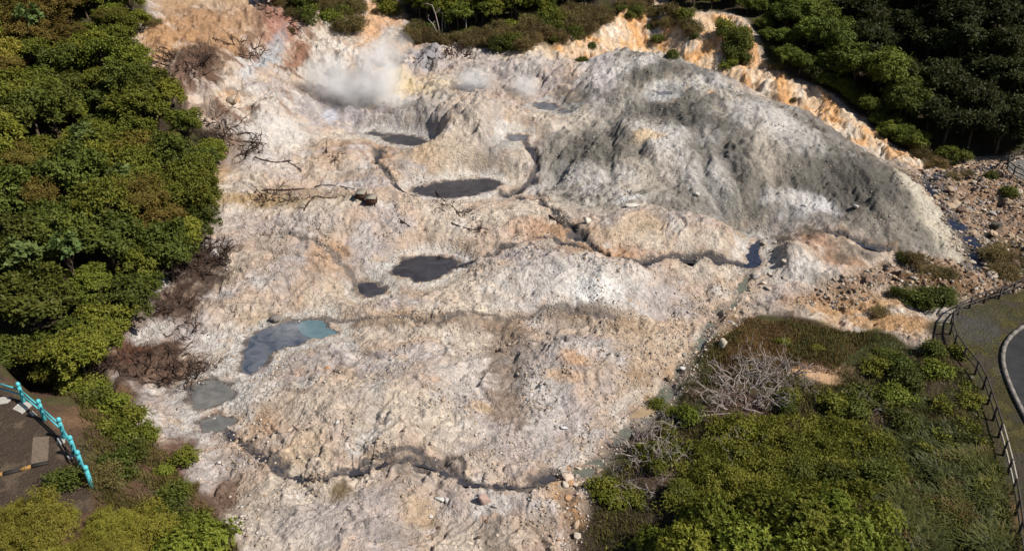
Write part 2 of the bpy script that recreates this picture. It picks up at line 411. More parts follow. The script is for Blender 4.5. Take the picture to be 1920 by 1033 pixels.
for outs, ck, lab in POOLW:
    allP = np.vstack(outs)
    m = submask(allP, 4)
    xs, ys = X[m], Y[m]
    wx, wy = xs+0.20*fbm(xs, ys, 0.9, 3, 90), ys+0.20*fbm(xs, ys, 0.9, 3, 94)
    d = np.minimum.reduce([sdf(wx, wy, P) for P in outs])
    edge = np.abs(d) < 0.3
    lev = float(np.percentile(Z[m][edge], 38)) if edge.sum() > 8 else float(Z[m].min())
    size = np.ptp(allP, axis=0).mean()
    bw = min(2.0, 0.4*size+0.3)
    bank = lev + 0.02 + 0.05*sstep(0.0, 0.4, d) + 0.04*fbm(xs, ys, 0.5, 2, 97)*sstep(0, .3, d)
    t = sstep(0.15, bw, d)
    Z[m] = np.where(d > 0, bank*(1-t)+Z[m]*t, lev-np.clip(0.35*(-d), 0, 0.5)-0.02)
    calm[m] = np.maximum(calm[m], sstep(0.6, 0.0, d))
    poold[m] = np.minimum(poold[m], d+.35*fbm(xs, ys, 1.1, 3, 98))
    wet[m] = np.maximum(wet[m], (0.75 if ck in ('dark', 'slate', 'grey') else 0.3)*sstep(0.42, -0.05, d+0.3*fbm(xs, ys, 0.8, 3, 99)))
    for k, P in enumerate(outs): waters.append((P, lev+.012*k, 'cyan' if k else ck, lab, .35 if len(outs) == 1 else .12))

# finer relief everywhere
rough = (0.35+0.65*sstep(-0.3, 0.4, fbm(X, Y, 4.5, 2, 100)))*(1-0.9*calm)
amp = bare*rough
lumps = fbm(X, Y, 0.9, 3, 102)
Z += amp*(0.062*lumps + 0.052*ridged(X, Y, 0.5, 2, 105) + 0.03*fbm(X, Y, .22, 1, 108) - 0.03)
Z += np.maximum.reduce([mound, cliff, lwall])*(0.10*fbm(X, Y, 0.8, 3, 109)+.05*ridged(X, Y, .6, 2, 111))*(1-calm)
stones = rockcells(X, Y, 0.6, 120)*0.62 + rockcells(X+3, Y+7, 0.28, 140)*0.95
stone_zone = np.clip(0.35+0.9*fbm(X, Y, 3.2, 2, 150)+0.7*rbed, 0, 1.2)*bare*(1-calm)*(1-0.45*mound)*(1-0.9*sstep(0.3, 0.8, wet))
far = sstep(95, 60, Y)
Z += stones*stone_zone*(0.35+0.65*far)
cracks = np.clip(1-np.abs(perlin(X/2.1+0.4*lumps, Y/1.2+0.4*lumps, 160))*18, 0, 1)*sstep(0.05, 0.5, fbm(X, Y, 5, 2, 162))
Z -= cracks*bare*0.14*(1-calm)

# ------------------------------------------------------------------ ground colour (what the ground is, not how it is lit)
def c3(*c): return np.array(c, np.float32)
peach, cream, lilac, pale = c3(.445,.345,.275), c3(.50,.435,.37), c3(.37,.33,.325), c3(.53,.505,.49)
orange, rustc, brown, mudc = c3(.52,.27,.10), c3(.30,.17,.085), c3(.12,.075,.045), c3(.045,.040,.042)
algae, algae2, soil, grassc = c3(.092,.086,.076), c3(.185,.170,.148), c3(.060,.042,.024), c3(.075,.072,.022)
def mixc(C, c, t):
    t = np.clip(t, 0, 1)[..., None]
    return C*(1-t)+c*t
A = np.broadcast_to(peach, X.shape+(3,)).copy()
n1, n2, n3 = fbm(X, Y, 7, 4, 200), fbm(X, Y, 3, 4, 210), fbm(X, Y, 1.1, 4, 220)
n4 = fbm(X, Y, 0.35, 3, 230)
A = mixc(A, cream, 0.9*sstep(-0.1, 0.6, n1))
A = mixc(A, lilac, 0.9*sstep(-0.1, 0.7, -n1+0.6*n2))
A = mixc(A, pale, 0.6*sstep(0.3, 0.85, n2+0.3*n3))
A = mixc(A, c3(.19,.155,.13), 0.65*sstep(0.35, 0.9, fbm(X, Y, 2.2, 4, 240)+.35*n4))
A = mixc(A, rustc*1.5, 0.30*sstep(0.55, 1.0, n3-0.3*n1+0.2*n2))
A = mixc(A, c3(.21,.17,.14), .5*rills*sstep(-.3, .3, fbm(X, Y, 7, 2, 29)))
def blob(u, v, ru, rv, c, k, off=0.0, sharp=0.5):
    """a stain with a ragged outline of its own lying on the ground"""
    global A
    x0, y0 = hit(u, v, off)
    x1, _ = hit(u+ru, v, off); _, ya = hit(u, v-rv, off); _, yb = hit(u, v+rv, off)
    rx = max(abs(x1-x0), .15); ry = max(abs(ya-yb)/2, .15)
    m = (np.abs(X-x0) < rx*2.2) & (np.abs(Y-y0) < ry*2.2)
    q = np.sqrt(((X[m]-x0)/rx)**2+((Y[m]-y0)/ry)**2)+0.45*n2[m]+0.35*n3[m]+0.15*n4[m]
    A[m] = mixc(A[m], c, k*sstep(1+sharp, 1-sharp, q))
white = c3(.66,.65,.64)
for b in [(1080,540,130,45,pale,.8),(1120,565,50,25,white,.8),(1000,480,70,30,lilac,.5),(700,770,120,50,cream,.5),(900,720,80,50,pale,.6),(980,800,110,80,lilac,.8),
          (1010,760,40,60,pale,.6),(620,990,110,50,lilac,.7),(800,960,120,40,lilac,.5),(480,730,40,30,pale,.8),(420,640,50,40,pale,.5),(430,420,60,25,lilac,.5),(540,430,70,22,lilac,.7),
          (950,690,40,85,c3(.19,.14,.105),.85),(960,770,50,30,c3(.24,.18,.14),.6),(880,610,110,12,c3(.18,.13,.095),.7),(1080,592,100,13,c3(.17,.125,.09),.8),(1180,620,40,14,c3(.24,.17,.11),.7),(1010,690,60,40,c3(.27,.24,.23),.6),(700,605,90,10,c3(.25,.18,.12),.6),
          (560,600,110,14,c3(.36,.25,.15),.6),(520,255,70,40,pale,.7),(480,235,60,40,pale,.5),(450,195,60,30,cream,.8),(430,180,25,14,orange*.9,.6),(490,120,25,50,c3(.42,.43,.46),.8),
          (515,105,16,40,c3(.34,.36,.40),.7),(600,110,60,60,cream,.8),(640,110,40,40,pale,.6),(740,165,40,25,c3(.58,.46,.27),.8),(820,165,40,25,c3(.56,.45,.28),.6),
          (400,60,100,45,c3(.34,.21,.12),.9),(320,80,50,35,c3(.40,.24,.13),.9),(370,120,50,40,brown,.9),(345,160,30,40,c3(.15,.09,.06),.8),(530,60,40,40,c3(.33,.16,.12),.8),(560,110,20,30,c3(.28,.15,.10),.7),
          (600,80,18,50,c3(.46,.42,.38),.5),(705,30,30,50,c3(.55,.34,.20),.95),(748,15,20,40,c3(.52,.32,.19),.9),(760,90,50,18,c3(.42,.26,.14),.8),
          (620,210,60,20,c3(.26,.25,.27),.6),(690,225,60,22,c3(.33,.31,.33),.7),(620,215,14,14,c3(.50,.52,.62),.6),(760,230,70,25,c3(.30,.28,.26),.6),(800,195,60,20,c3(.28,.26,.25),.5),
          (800,110,30,16,c3(.22,.22,.25),.8),(860,150,40,20,c3(.30,.29,.28),.5),(890,165,30,10,c3(.16,.16,.18),.8),(930,165,60,10,c3(.26,.22,.19),.6),
          (900,110,60,30,lilac,.6),(920,75,30,15,c3(.56,.40,.22),.7),(960,150,50,30,lilac,.7),(1000,130,40,30,c3(.46,.43,.42),.6),(1010,90,60,30,c3(.56,.42,.26),.6),(1090,90,30,20,cream,.7),
          (810,285,60,20,c3(.50,.36,.22),.6),(905,235,50,30,c3(.38,.34,.31),.6),(930,290,40,30,algae2,.6),(860,270,50,30,cream,.5),(710,290,30,20,rustc,.6),(480,380,90,12,c3(.32,.21,.09),.7),
          (420,275,40,25,brown,.8),(440,300,50,25,c3(.16,.09,.055),.7),(400,330,40,18,c3(.34,.22,.13),.7),(560,380,70,16,c3(.26,.19,.11),.6),(560,360,80,10,c3(.2,.14,.09),.5),
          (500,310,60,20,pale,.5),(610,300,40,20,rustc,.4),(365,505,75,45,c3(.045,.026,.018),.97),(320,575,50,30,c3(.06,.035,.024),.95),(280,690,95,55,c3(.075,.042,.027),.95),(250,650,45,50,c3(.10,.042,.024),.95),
          (330,700,60,30,c3(.16,.10,.07),.7),(285,625,35,20,pale,.8),(420,690,40,30,c3(.30,.28,.27),.6),(470,770,40,20,c3(.36,.25,.16),.6),(480,800,40,20,rustc,.5),(400,772,30,10,orange*.8,.6),
          (605,610,40,24,c3(.46,.36,.29),.8),(540,640,70,45,c3(.30,.28,.28),.5),(515,615,40,10,c3(.20,.20,.22),.8),(535,600,40,12,c3(.17,.14,.10),.7),
          (620,480,40,25,rustc*1.2,.5),(700,520,40,20,c3(.25,.20,.15),.7),(1190,440,60,25,c3(.54,.42,.29),.5),(1240,465,50,15,cream,.7),(1100,395,30,20,c3(.45,.34,.30),.6),(1040,430,40,15,rustc,.8),(1100,470,60,12,rustc,.7),(1170,475,40,12,c3(.45,.26,.15),.7),
          (990,425,40,20,c3(.50,.33,.24),.6),(1070,690,30,12,c3(.52,.30,.15),.6),(1050,720,30,10,c3(.46,.30,.18),.6),(900,775,20,10,c3(.5,.35,.2),.5),
          (640,935,22,16,c3(.17,.12,.065),.9),(790,980,40,30,c3(.40,.28,.16),.6),(560,860,50,25,c3(.45,.34,.22),.4),(680,845,40,25,c3(.42,.40,.37),.6),(850,895,22,14,c3(.24,.20,.19),.9),(740,885,40,14,c3(.18,.17,.16),.8),
          (1060,935,30,40,c3(.42,.24,.11),.8),(1085,1000,20,40,c3(.42,.24,.12),.8),(1220,720,40,25,c3(.30,.19,.09),.7),(1250,650,80,50,c3(.42,.31,.21),.5),
          (1530,460,40,14,c3(.33,.19,.12),.8),(1590,492,50,8,c3(.30,.17,.10),.8),(1520,515,60,30,pale,.7),(1560,530,60,14,algae2,.7),(1640,530,60,16,white,.5),(1480,505,40,30,pale,.6),(1450,480,30,30,cream,.5),
          (1600,570,110,18,c3(.46,.28,.14),.9),(1680,600,80,25,c3(.40,.24,.12),.9),(1620,600,90,18,c3(.40,.24,.12),.8),(1520,700,45,18,c3(.50,.32,.19),.95),(1460,600,50,14,c3(.10,.055,.03),.9),
          (1440,575,30,20,c3(.3,.27,.25),.6),(1480,640,60,30,c3(.11,.075,.035),.7),(1350,670,40,40,c3(.20,.11,.05),.8)]:
    blob(*b)
# right bed: orange brown rubble
A = mixc(A, c3(.27,.16,.09), 0.85*rbed*(1-mound))
A = mixc(A, c3(.24,.15,.09), rbed*(1-mound)*0.7*sstep(0, .6, n2))
A = mixc(A, c3(.34,.28,.22), rbed*(1-mound)*0.6*sstep(.1, .6, n3))
# mound: pale grey crust under dark films that follow the fall line
ml = mixc(np.broadcast_to(c3(.47,.44,.405), X.shape+(3,)), cream, 0.7*sstep(.1,.7,n2))
ml = mixc(ml, c3(.47,.46,.48), .7*sstep(0,.6,-n2+.4*n3))
ml = mixc(ml, c3(.50,.40,.28), .55*sstep(.35,.8,n3+.3*n1))
film = sstep(-0.45, 0.8, 0.5*n1+0.85*n2+0.14*st1+0.20*st2+0.6*n4+.4*n3+0.06)
ml = mixc(ml, algae2, 0.85*film)
ml = mixc(ml, algae, 0.95*sstep(0.2, 1.0, 0.75*n2+0.18*st1+0.16*st2+0.35*n1+.65*n4+.35*n3))
A = mixc(A, ml, mound)
for b in [(1240,205,90,22,algae,.9),(1300,230,60,40,algae,.8),(1130,270,60,40,algae2,.9),(1080,290,60,40,algae,.7),(1100,190,70,20,algae,.7),(1260,130,120,14,algae,.75),(1400,160,60,14,algae,.7),
          (1560,290,110,50,algae,.9),(1640,350,80,50,algae,.9),(1720,420,70,40,algae2,.9),(1480,300,50,50,algae2,.8),(1680,440,80,30,c3(.20,.18,.155),.9),(1330,400,90,18,algae2,.85),(1280,360,70,30,algae2,.6),(1500,345,40,40,algae,.75),
          (1240,270,40,40,pale,.8),(1200,320,60,40,cream,.6),(1330,330,40,50,pale,.7),(1330,250,50,14,pale,.6),(1430,200,50,20,pale,.7),(1500,240,50,24,pale,.6),(1530,215,24,24,pale,.6),(1440,290,30,50,cream,.6),
          (1500,385,60,24,c3(.58,.56,.57),.9),(1460,370,50,20,pale,.8),(1210,260,30,12,c3(.55,.40,.24),.7),(1335,168,8,5,c3(.6,.33,.15),1),(1160,130,60,12,pale,.8),(1120,125,30,20,c3(.50,.46,.46),.8),
          (1240,178,30,12,c3(.36,.36,.38),.8),(1070,235,50,20,cream,.7),(1030,280,14,40,algae2,.5),(1750,400,22,38,c3(.46,.42,.34),.9),(1735,375,12,24,c3(.48,.44,.37),.7),(1060,340,50,20,pale,.5),(1130,340,60,20,pale,.6),
          (1450,400,60,14,algae2,.7),(1180,380,30,5,white,.9),(1400,420,30,10,cream,.6)]:
    blob(*b, 0.0, 0.55)
# orange cliff
A = mixc(A, algae*.9, .55*gul*mound)
cl = mixc(np.broadcast_to(c3(.56,.40,.26), X.shape+(3,)), c3(.58,.30,.10), .9*sstep(-.1,.7,n2+.35*st1))
cl = mixc(cl, c3(.62,.56,.48), .85*sstep(.15,.8,-n2+.45*st2+.3*n3))
cl = mixc(cl, c3(.34,.17,.07), .7*sstep(.5,1.1,n3+.4*st1))
A = mixc(A, .92*cl+.04, cliff*(1-mound))
# left wall streaks
A = mixc(A, c3(.36,.25,.18), lwall*.6*sstep(-.1,.7,n1+.5*n2))
A = mixc(A, c3(.15,.085,.055), lwall*.85*sstep(.35,1.4,.7*st1+.5*n3+.4*n2))
A = mixc(A, c3(.54,.49,.44), lwall*.35*sstep(.5,1.4,-st1+.4*n3))
for b in [(330,12,60,22,c3(.33,.21,.12),.9),(420,10,60,24,c3(.36,.25,.16),.85),(390,65,90,42,c3(.30,.18,.10),.85),(320,75,50,35,c3(.36,.21,.11),.85),(372,118,50,36,c3(.085,.05,.033),.9),(345,160,28,36,c3(.12,.07,.05),.8),(470,45,60,24,c3(.30,.19,.12),.7),(535,50,36,36,c3(.27,.13,.10),.75),(560,105,16,34,c3(.22,.11,.07),.8),
          (515,105,16,36,c3(.31,.33,.36),.7),(430,110,16,50,c3(.13,.075,.05),.6),(480,70,12,50,c3(.14,.08,.055),.6),(400,210,40,12,c3(.13,.075,.05),.7),(450,170,24,10,c3(.14,.09,.06),.6)]:
    blob(*b)
# rust rims, wet mud, cracks
A = mixc(A, c3(.50,.49,.47), .55*sstep(.25,.5,poold)*sstep(1.5,.7,poold))
A = mixc(A, c3(.30,.235,.17), .45*sstep(.9,1.2,poold)*sstep(2.4,1.5,poold)*sstep(-.1,.4,n3))
A = mixc(A, rustc, .55*rust*bare)
A = mixc(A, c3(.15,.125,.11), sstep(.1,.5,wet)*.85)
A = mixc(A, mudc*1.5, sstep(.4,.95,wet+.35*n4)*.92)
A = mixc(A, c3(.20,.15,.11), .5*cracks*bare)
A *= (1+.22*n4+.12*n3)[..., None]
# soil and turf under the plants
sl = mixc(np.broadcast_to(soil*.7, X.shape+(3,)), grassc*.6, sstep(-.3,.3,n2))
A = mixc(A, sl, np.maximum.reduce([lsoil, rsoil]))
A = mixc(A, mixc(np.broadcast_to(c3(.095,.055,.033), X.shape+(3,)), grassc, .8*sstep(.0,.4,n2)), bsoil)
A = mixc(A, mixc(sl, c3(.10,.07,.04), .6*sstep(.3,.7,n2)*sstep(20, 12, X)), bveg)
for b in [(1430,640,80,35,c3(.12,.065,.028),.9),(1560,650,90,30,c3(.055,.075,.018),.95),(1500,690,70,20,c3(.10,.062,.03),.8),(1640,650,50,25,c3(.05,.06,.02),.8),(1520,697,42,16,c3(.50,.32,.19),.97),(1555,712,20,8,c3(.5,.32,.19),.9),
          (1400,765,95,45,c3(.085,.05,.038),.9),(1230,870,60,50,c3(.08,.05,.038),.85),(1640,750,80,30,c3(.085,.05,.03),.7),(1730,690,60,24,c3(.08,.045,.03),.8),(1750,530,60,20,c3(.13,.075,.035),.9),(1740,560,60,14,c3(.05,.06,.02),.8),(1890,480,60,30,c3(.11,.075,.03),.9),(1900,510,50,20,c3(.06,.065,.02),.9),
          (160,780,50,40,c3(.17,.10,.055),.9),(70,705,60,12,c3(.16,.10,.045),.8),(200,870,30,40,c3(.16,.09,.05),.9),(330,860,30,60,c3(.11,.055,.035),.9),(400,950,30,50,c3(.10,.055,.035),.8),
          (1730,40,30,8,c3(.14,.12,.05),.9)]:
    blob(*b)
A = np.clip(A, 0.012, 0.75)

# ------------------------------------------------------------------ levelled places: terrace and road
terr_P = np.vstack([poly([(0,735),(42,757),(84,789),(122,824),(145,858),(160,880),(174,916)]), [(-18,25.5),(-30,22),(-45,30)]])
def level(P, z_at, soft):
    m = submask(P, soft+1)
    d = sdf(X[m], Y[m], P)
    t = sstep(soft, 0.0, d)
    Z[m] = Z[m]*(1-t)+z_at*t
    return m
TERR_Z = 3.0
m = level(terr_P, TERR_Z, 1.2)
fence_px = [(1990,512),(1955,528),(1925,541),(1900,550),(1870,562),(1840,572),(1810,583),(1790,597),(1779,615),(1779,638),(1790,662),(1812,688),(1838,715),(1850,745),(1860,775),(1870,805),(1879,838),(1888,880),(1896,925),(1904,970),(1911,1015),(1917,1050)]
fence_line = poly(fence_px)
verge_P = np.vstack([fence_line, [(30,18),(60,18),(60,52)]])
ROAD_Z = float(np.mean(smooth_ground(fence_line[:, 0], fence_line[:, 1])))
level(verge_P, ROAD_Z, 1.6)
pad_line = poly([(1960,302),(1918,309),(1890,314),(1882,322),(1890,331),(1905,339),(1925,348),(1960,362)])
pad_P = pad_line
PAD_Z = float(np.mean(smooth_ground(pad_line[:, 0], pad_line[:, 1])))+0.4
level(pad_P, PAD_Z, 1.5)
vm = area(verge_P, 0.3, 0.2)
A = mixc(A, mixc(mixc(np.broadcast_to(c3(.046,.040,.012), X.shape+(3,)), c3(.085,.072,.020), .7*sstep(0,.5,n3)), c3(.048,.040,.032), .85*sstep(.05,.5,n2-.4*n3)), vm)
for b in [(1825,615,40,32,c3(.062,.058,.056),.85),(1860,590,50,14,c3(.05,.046,.03),.6),(1910,960,20,70,c3(.13,.08,.04),.9),(1880,700,14,10,c3(.10,.09,.08),.8)]:
    blob(*b)
A = mixc(A, mixc(np.broadcast_to(c3(.062,.043,.030), X.shape+(3,)), c3(.15,.11,.075), .6*sstep(.2,.7,n3)), area(terr_P, .15, .1))

ZF = Z
def ground(x, y):
    """height of the finished ground at x, y"""
    x = np.asarray(x, float); y = np.asarray(y, float)
    j = np.clip(np.searchsorted(ROW, y)-1, 0, ny-2)
    b = np.clip((y-ROW[j])/(ROW[j+1]-ROW[j]), 0, 1)
    def rowz(jj):
        w = halfw(ROW[jj]); a = np.abs(x)
        c = np.sign(x)*np.where(a <= w, a/w, 1+np.sqrt(np.clip((a-w)/(420-w), 0, 1)))
        i = np.clip(np.searchsorted(cc, c)-1, 0, nx-2)
        t = np.clip((c-cc[i])/(cc[i+1]-cc[i]), 0, 1)
        return ZF[jj, i]*(1-t)+ZF[jj, i+1]*t
    return rowz(j)*(1-b)+rowz(j+1)*b
def g1(x, y): return float(ground(x, y))
def drop(u, v, off=0.0):
    x, y = hit(u, v, off)
    # refine against the finished ground
    dx, dy, dz = raydir(u, v)
    ys = np.arange(max(16, y-6), min(157, y+6), 0.05)
    xs = dx/dy*ys; zs = CAM_H+dz/dy*ys
    d = zs-(ground(xs, ys)+off)
    k = int(np.argmax(d < 0))
    if d[k] < 0: x, y = float(xs[k]), float(ys[k])
    return x, y, g1(x, y)

# ------------------------------------------------------------------ object helpers
def mesh_from(name, V, F, mat=None, attrs=None, smooth=False):
    """V (n,3); F (m,3) or (m,4) int array, or a list of such arrays"""
    me = bpy.data.meshes.new(name)
    V = np.asarray(V, np.float32)
    Fs = F if isinstance(F, list) else [F]
    Fs = [np.asarray(f, np.int32) for f in Fs if len(f)]
    me.vertices.add(len(V)); me.vertices.foreach_set('co', V.ravel())
    nl = sum(f.size for f in Fs); npoly = sum(len(f) for f in Fs)
    me.loops.add(nl); me.loops.foreach_set('vertex_index', np.concatenate([f.ravel() for f in Fs]))
    me.polygons.add(npoly)
    tot = np.concatenate([np.full(len(f), f.shape[1], np.int32) for f in Fs])
    me.polygons.foreach_set('loop_start', np.concatenate([[0], np.cumsum(tot)[:-1]]).astype(np.int32))
    me.update(calc_edges=True)
    for an, arr in (attrs or {}).items():
        arr = np.asarray(arr, np.float32)
        if arr.ndim == 1:
            at = me.attributes.new(an, 'FLOAT', 'POINT'); at.data.foreach_set('value', arr)
        else:
            at = me.attributes.new(an, 'FLOAT_COLOR', 'POINT')
            at.data.foreach_set('color', np.concatenate([arr, np.ones((len(arr), 1), np.float32)], 1).ravel())
    if smooth: me.polygons.foreach_set('use_smooth', np.ones(npoly, bool))
    if mat: me.materials.append(mat)
    return me
def obj(name, me, parent=None, loc=None):
    o = bpy.data.objects.new(name, me); COL.objects.link(o)
    if parent: o.parent = parent
    if loc is not None: o.location = loc
    return o
def tag(o, label=None, cat=None, group=None, kind=None):
    if label: o['label'] = label
    if cat: o['category'] = cat
    if group: o['group'] = group
    if kind: o['kind'] = kind
    return o
def thing(name, label, cat, loc=(0,0,0), rz=0, group=None):
    o = bpy.data.objects.new(name, None); COL.objects.link(o)
    o.location = loc; o.rotation_euler = (0, 0, rz); o.empty_display_size = 0.3
    return tag(o, label, cat, group)
def copy_tree(o, parent=None):
    c = o.copy(); COL.objects.link(c)
    if parent: c.parent = parent
    for ch in o.children: copy_tree(ch, c)
    return c
class MB:
    def __init__(s): s.V = []; s.T = []; s.Q = []; s.n = 0
    def add(s, V, Q=(), T=()):
        s.V.append(np.asarray(V, float))
        if len(Q): s.Q.append(np.asarray(Q)+s.n)
        if len(T): s.T.append(np.asarray(T)+s.n)
        s.n += len(V)
    def tube(s, P, rad, k=5, cap=True):
        P = np.asarray(P, float); rad = np.broadcast_to(rad, (len(P),))
        tan = np.gradient(P, axis=0); tan /= np.linalg.norm(tan, axis=1, keepdims=True)+1e-9
        up = np.array([0.13, 0.31, 0.94]) if abs(tan[0, 2]) < 0.9 else np.array([1.0, 0.1, 0.05])
        a = np.cross(tan, up); a /= np.linalg.norm(a, axis=1, keepdims=True)+1e-9
        b = np.cross(tan, a)
        th = np.arange(k)*2*np.pi/k
        ring = P[:, None]+rad[:, None, None]*(np.cos(th)[None, :, None]*a[:, None]+np.sin(th)[None, :, None]*b[:, None])
        V = ring.reshape(-1, 3); Q = []
        for i in range(len(P)-1):
            for j in range(k):
                Q.append((i*k+j, i*k+(j+1) % k, (i+1)*k+(j+1) % k, (i+1)*k+j))
        T = []
        if cap:
            V = np.vstack([V, P[:1], P[-1:]]); n0 = len(P)*k
            for j in range(k):
                T.append((j, n0, (j+1) % k)); m = (len(P)-1)*k
                T.append((m+j, m+(j+1) % k, n0+1))
        s.add(V, Q, T)
    def box(s, c, size, rot=0, jit=0):
        hx, hy, hz = np.array(size)/2
        V = np.array([(x, y, z) for z in (-hz, hz) for x, y in ((-hx,-hy),(hx,-hy),(hx,hy),(-hx,hy))])
        if jit: V += rng.uniform(-jit, jit, V.shape)
        ca, sa = math.cos(rot), math.sin(rot)
        V = np.stack([V[:,0]*ca-V[:,1]*sa, V[:,0]*sa+V[:,1]*ca, V[:,2]], 1)+np.array(c)
        s.add(V, [(3,2,1,0),(4,5,6,7),(0,1,5,4),(1,2,6,5),(2,3,7,6),(3,0,4,7)])
    def lathe(s, prof, k=10, c=(0,0,0)):
        th = np.arange(k)*2*np.pi/k
        V = np.array([(r*math.cos(t), r*math.sin(t), z) for r, z in prof for t in th])+np.array(c)
        Q = [(i*k+j, i*k+(j+1) % k, (i+1)*k+(j+1) % k, (i+1)*k+j) for i in range(len(prof)-1) for j in range(k)]
        s.add(V, Q)
    def mesh(s, name, mat, smooth=False):
        F = []
        if s.Q: F.append(np.concatenate(s.Q))
        if s.T: F.append(np.concatenate(s.T))
        return mesh_from(name, np.concatenate(s.V), F, mat, smooth=smooth)

# ------------------------------------------------------------------ materials
class Mat:
    def __init__(s, name):
        s.m = bpy.data.materials.new(name); s.m.use_nodes = True
        s.t = s.m.node_tree; s.t.nodes.clear()
        s.out = s.t.nodes.new('ShaderNodeOutputMaterial')
    def n(s, t, **kw):
        nd = s.t.nodes.new(t)
        for k, v in kw.items():
            if k in nd.inputs: nd.inputs[k].default_value = v
            else: setattr(nd, k, v)
        return nd
    def l(s, a, b): s.t.links.new(a, b)
    def math(s, op, a, b=0.0, clamp=False):
        nd = s.n('ShaderNodeMath', operation=op, use_clamp=clamp)
        for i, q in enumerate((a, b)):
            if isinstance(q, (int, float)): nd.inputs[i].default_value = q
            else: s.l(q, nd.inputs[i])
        return nd.outputs[0]
    def noise(s, scale, detail=4, rough=0.55, vec=None, dist=0.0):
        nd = s.n('ShaderNodeTexNoise', Scale=scale, Detail=detail, Roughness=rough, Distortion=dist)
        if vec is not None: s.l(vec, nd.inputs['Vector'])
        return nd.outputs['Fac']
    def ramp(s, fac, stops):
        nd = s.n('ShaderNodeValToRGB')
        e = nd.color_ramp.elements
        e[0].position, e[0].color = stops[0][0], (*stops[0][1], 1)
        e[1].position, e[1].color = stops[-1][0], (*stops[-1][1], 1)
        for p, c in stops[1:-1]:
            q = e.new(p); q.color = (*c, 1)
        s.l(fac, nd.inputs[0]); return nd.outputs[0]
    def mix(s, fac, a, b, mode='MIX'):
        nd = s.n('ShaderNodeMix', data_type='RGBA', blend_type=mode)
        for i, q in ((0, fac), (6, a), (7, b)):
            if isinstance(q, (int, float)): nd.inputs[i].default_value = q
            elif isinstance(q, tuple): nd.inputs[i].default_value = (*q, 1)
            else: s.l(q, nd.inputs[i])
        return nd.outputs[2]
    def scale(s, col, val):
        nd = s.n('ShaderNodeVectorMath', operation='SCALE')
        s.l(col, nd.inputs[0])
        if isinstance(val, (int, float)): nd.inputs['Scale'].default_value = val
        else: s.l(val, nd.inputs['Scale'])
        return nd.outputs[0]
    def bsdf(s, col, rough=0.8, bump=None, bstr=0.5, bdist=0.05, spec=0.3):
        p = s.n('ShaderNodeBsdfPrincipled')
        if isinstance(col, tuple): p.inputs['Base Color'].default_value = (*col, 1)
        else: s.l(col, p.inputs['Base Color'])
        if isinstance(rough, (int, float)): p.inputs['Roughness'].default_value = rough
        else: s.l(rough, p.inputs['Roughness'])
        p.inputs['Specular IOR Level'].default_value = spec
        if bump is not None:
            b = s.n('ShaderNodeBump', Strength=bstr, Distance=bdist)
            s.l(bump, b.inputs['Height']); s.l(b.outputs[0], p.inputs['Normal'])
        s.l(p.outputs[0], s.out.inputs['Surface'])
        return p
def ground_mat():
    M = Mat('ground')
    pos = M.n('ShaderNodeNewGeometry').outputs['Position']
    col = M.n('ShaderNodeAttribute', attribute_name='albedo').outputs['Color']
    wetv = M.n('ShaderNodeAttribute', attribute_name='wet').outputs['Fac']
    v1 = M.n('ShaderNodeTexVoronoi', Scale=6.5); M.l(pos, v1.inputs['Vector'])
    v2 = M.n('ShaderNodeTexVoronoi', Scale=2.6); M.l(pos, v2.inputs['Vector'])
    nn = M.noise(3.0, 8, 0.7, pos); nf = M.noise(16.0, 5, 0.7, pos)
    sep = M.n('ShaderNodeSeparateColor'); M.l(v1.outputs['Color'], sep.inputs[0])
    sep2 = M.n('ShaderNodeSeparateColor'); M.l(v2.outputs['Color'], sep2.inputs[0])
    f = M.math('ADD', 0.40, M.math('MULTIPLY', nn, 0.66))
    f = M.math('ADD', f, M.math('MULTIPLY', nf, 0.54))
    f = M.math('ADD', f, M.math('MULTIPLY', M.math('SUBTRACT', sep.outputs[0], 0.5), 0.22))
    f = M.math('ADD', f, M.math('MULTIPLY', M.math('SUBTRACT', sep2.outputs[1], 0.5), 0.14))
    c = M.scale(col, f)
    # scattered pale chips and darker specks
    chip = M.math('MULTIPLY', M.math('GREATER_THAN', sep.outputs[1], 0.9), M.math('LESS_THAN', v1.outputs['Distance'], 0.42))
    dark_speck = M.math('MULTIPLY', M.math('GREATER_THAN', sep.outputs[2], 0.92), M.math('LESS_THAN', v1.outputs['Distance'], 0.36))
    c = M.mix(M.math('MULTIPLY', chip, 0.45), c, M.scale(col, 1.5))
    c = M.mix(M.math('MULTIPLY', dark_speck, 0.6), c, M.scale(col, 0.42))
    hb = M.math('ADD', M.math('MULTIPLY', nf, 0.5), M.math('MULTIPLY', nn, 1.2))
    hb = M.math('SUBTRACT', hb, M.math('MULTIPLY', v1.outputs['Distance'], 0.45))
    rough = M.math('SUBTRACT', 0.92, M.math('MULTIPLY', wetv, 0.55))
    M.bsdf(c, rough, hb, 1.0, 0.16, 0.3)
    return M.m
def water_mat(name, a, b, rough, scale=0.8, bstr=0.15):
    M = Mat(name)
    pos = M.n('ShaderNodeNewGeometry').outputs['Position']
    n = M.noise(scale, 5, 0.6, pos, 1.5)
    c = M.ramp(n, [(0.38, a), (0.66, b)])  # paler streaks: scum, and glints put into the water colour
    bub = M.noise(5.0, 3, 0.6, pos)
    M.bsdf(c, rough, bub, bstr, 0.03, 0.5)
    return M.m
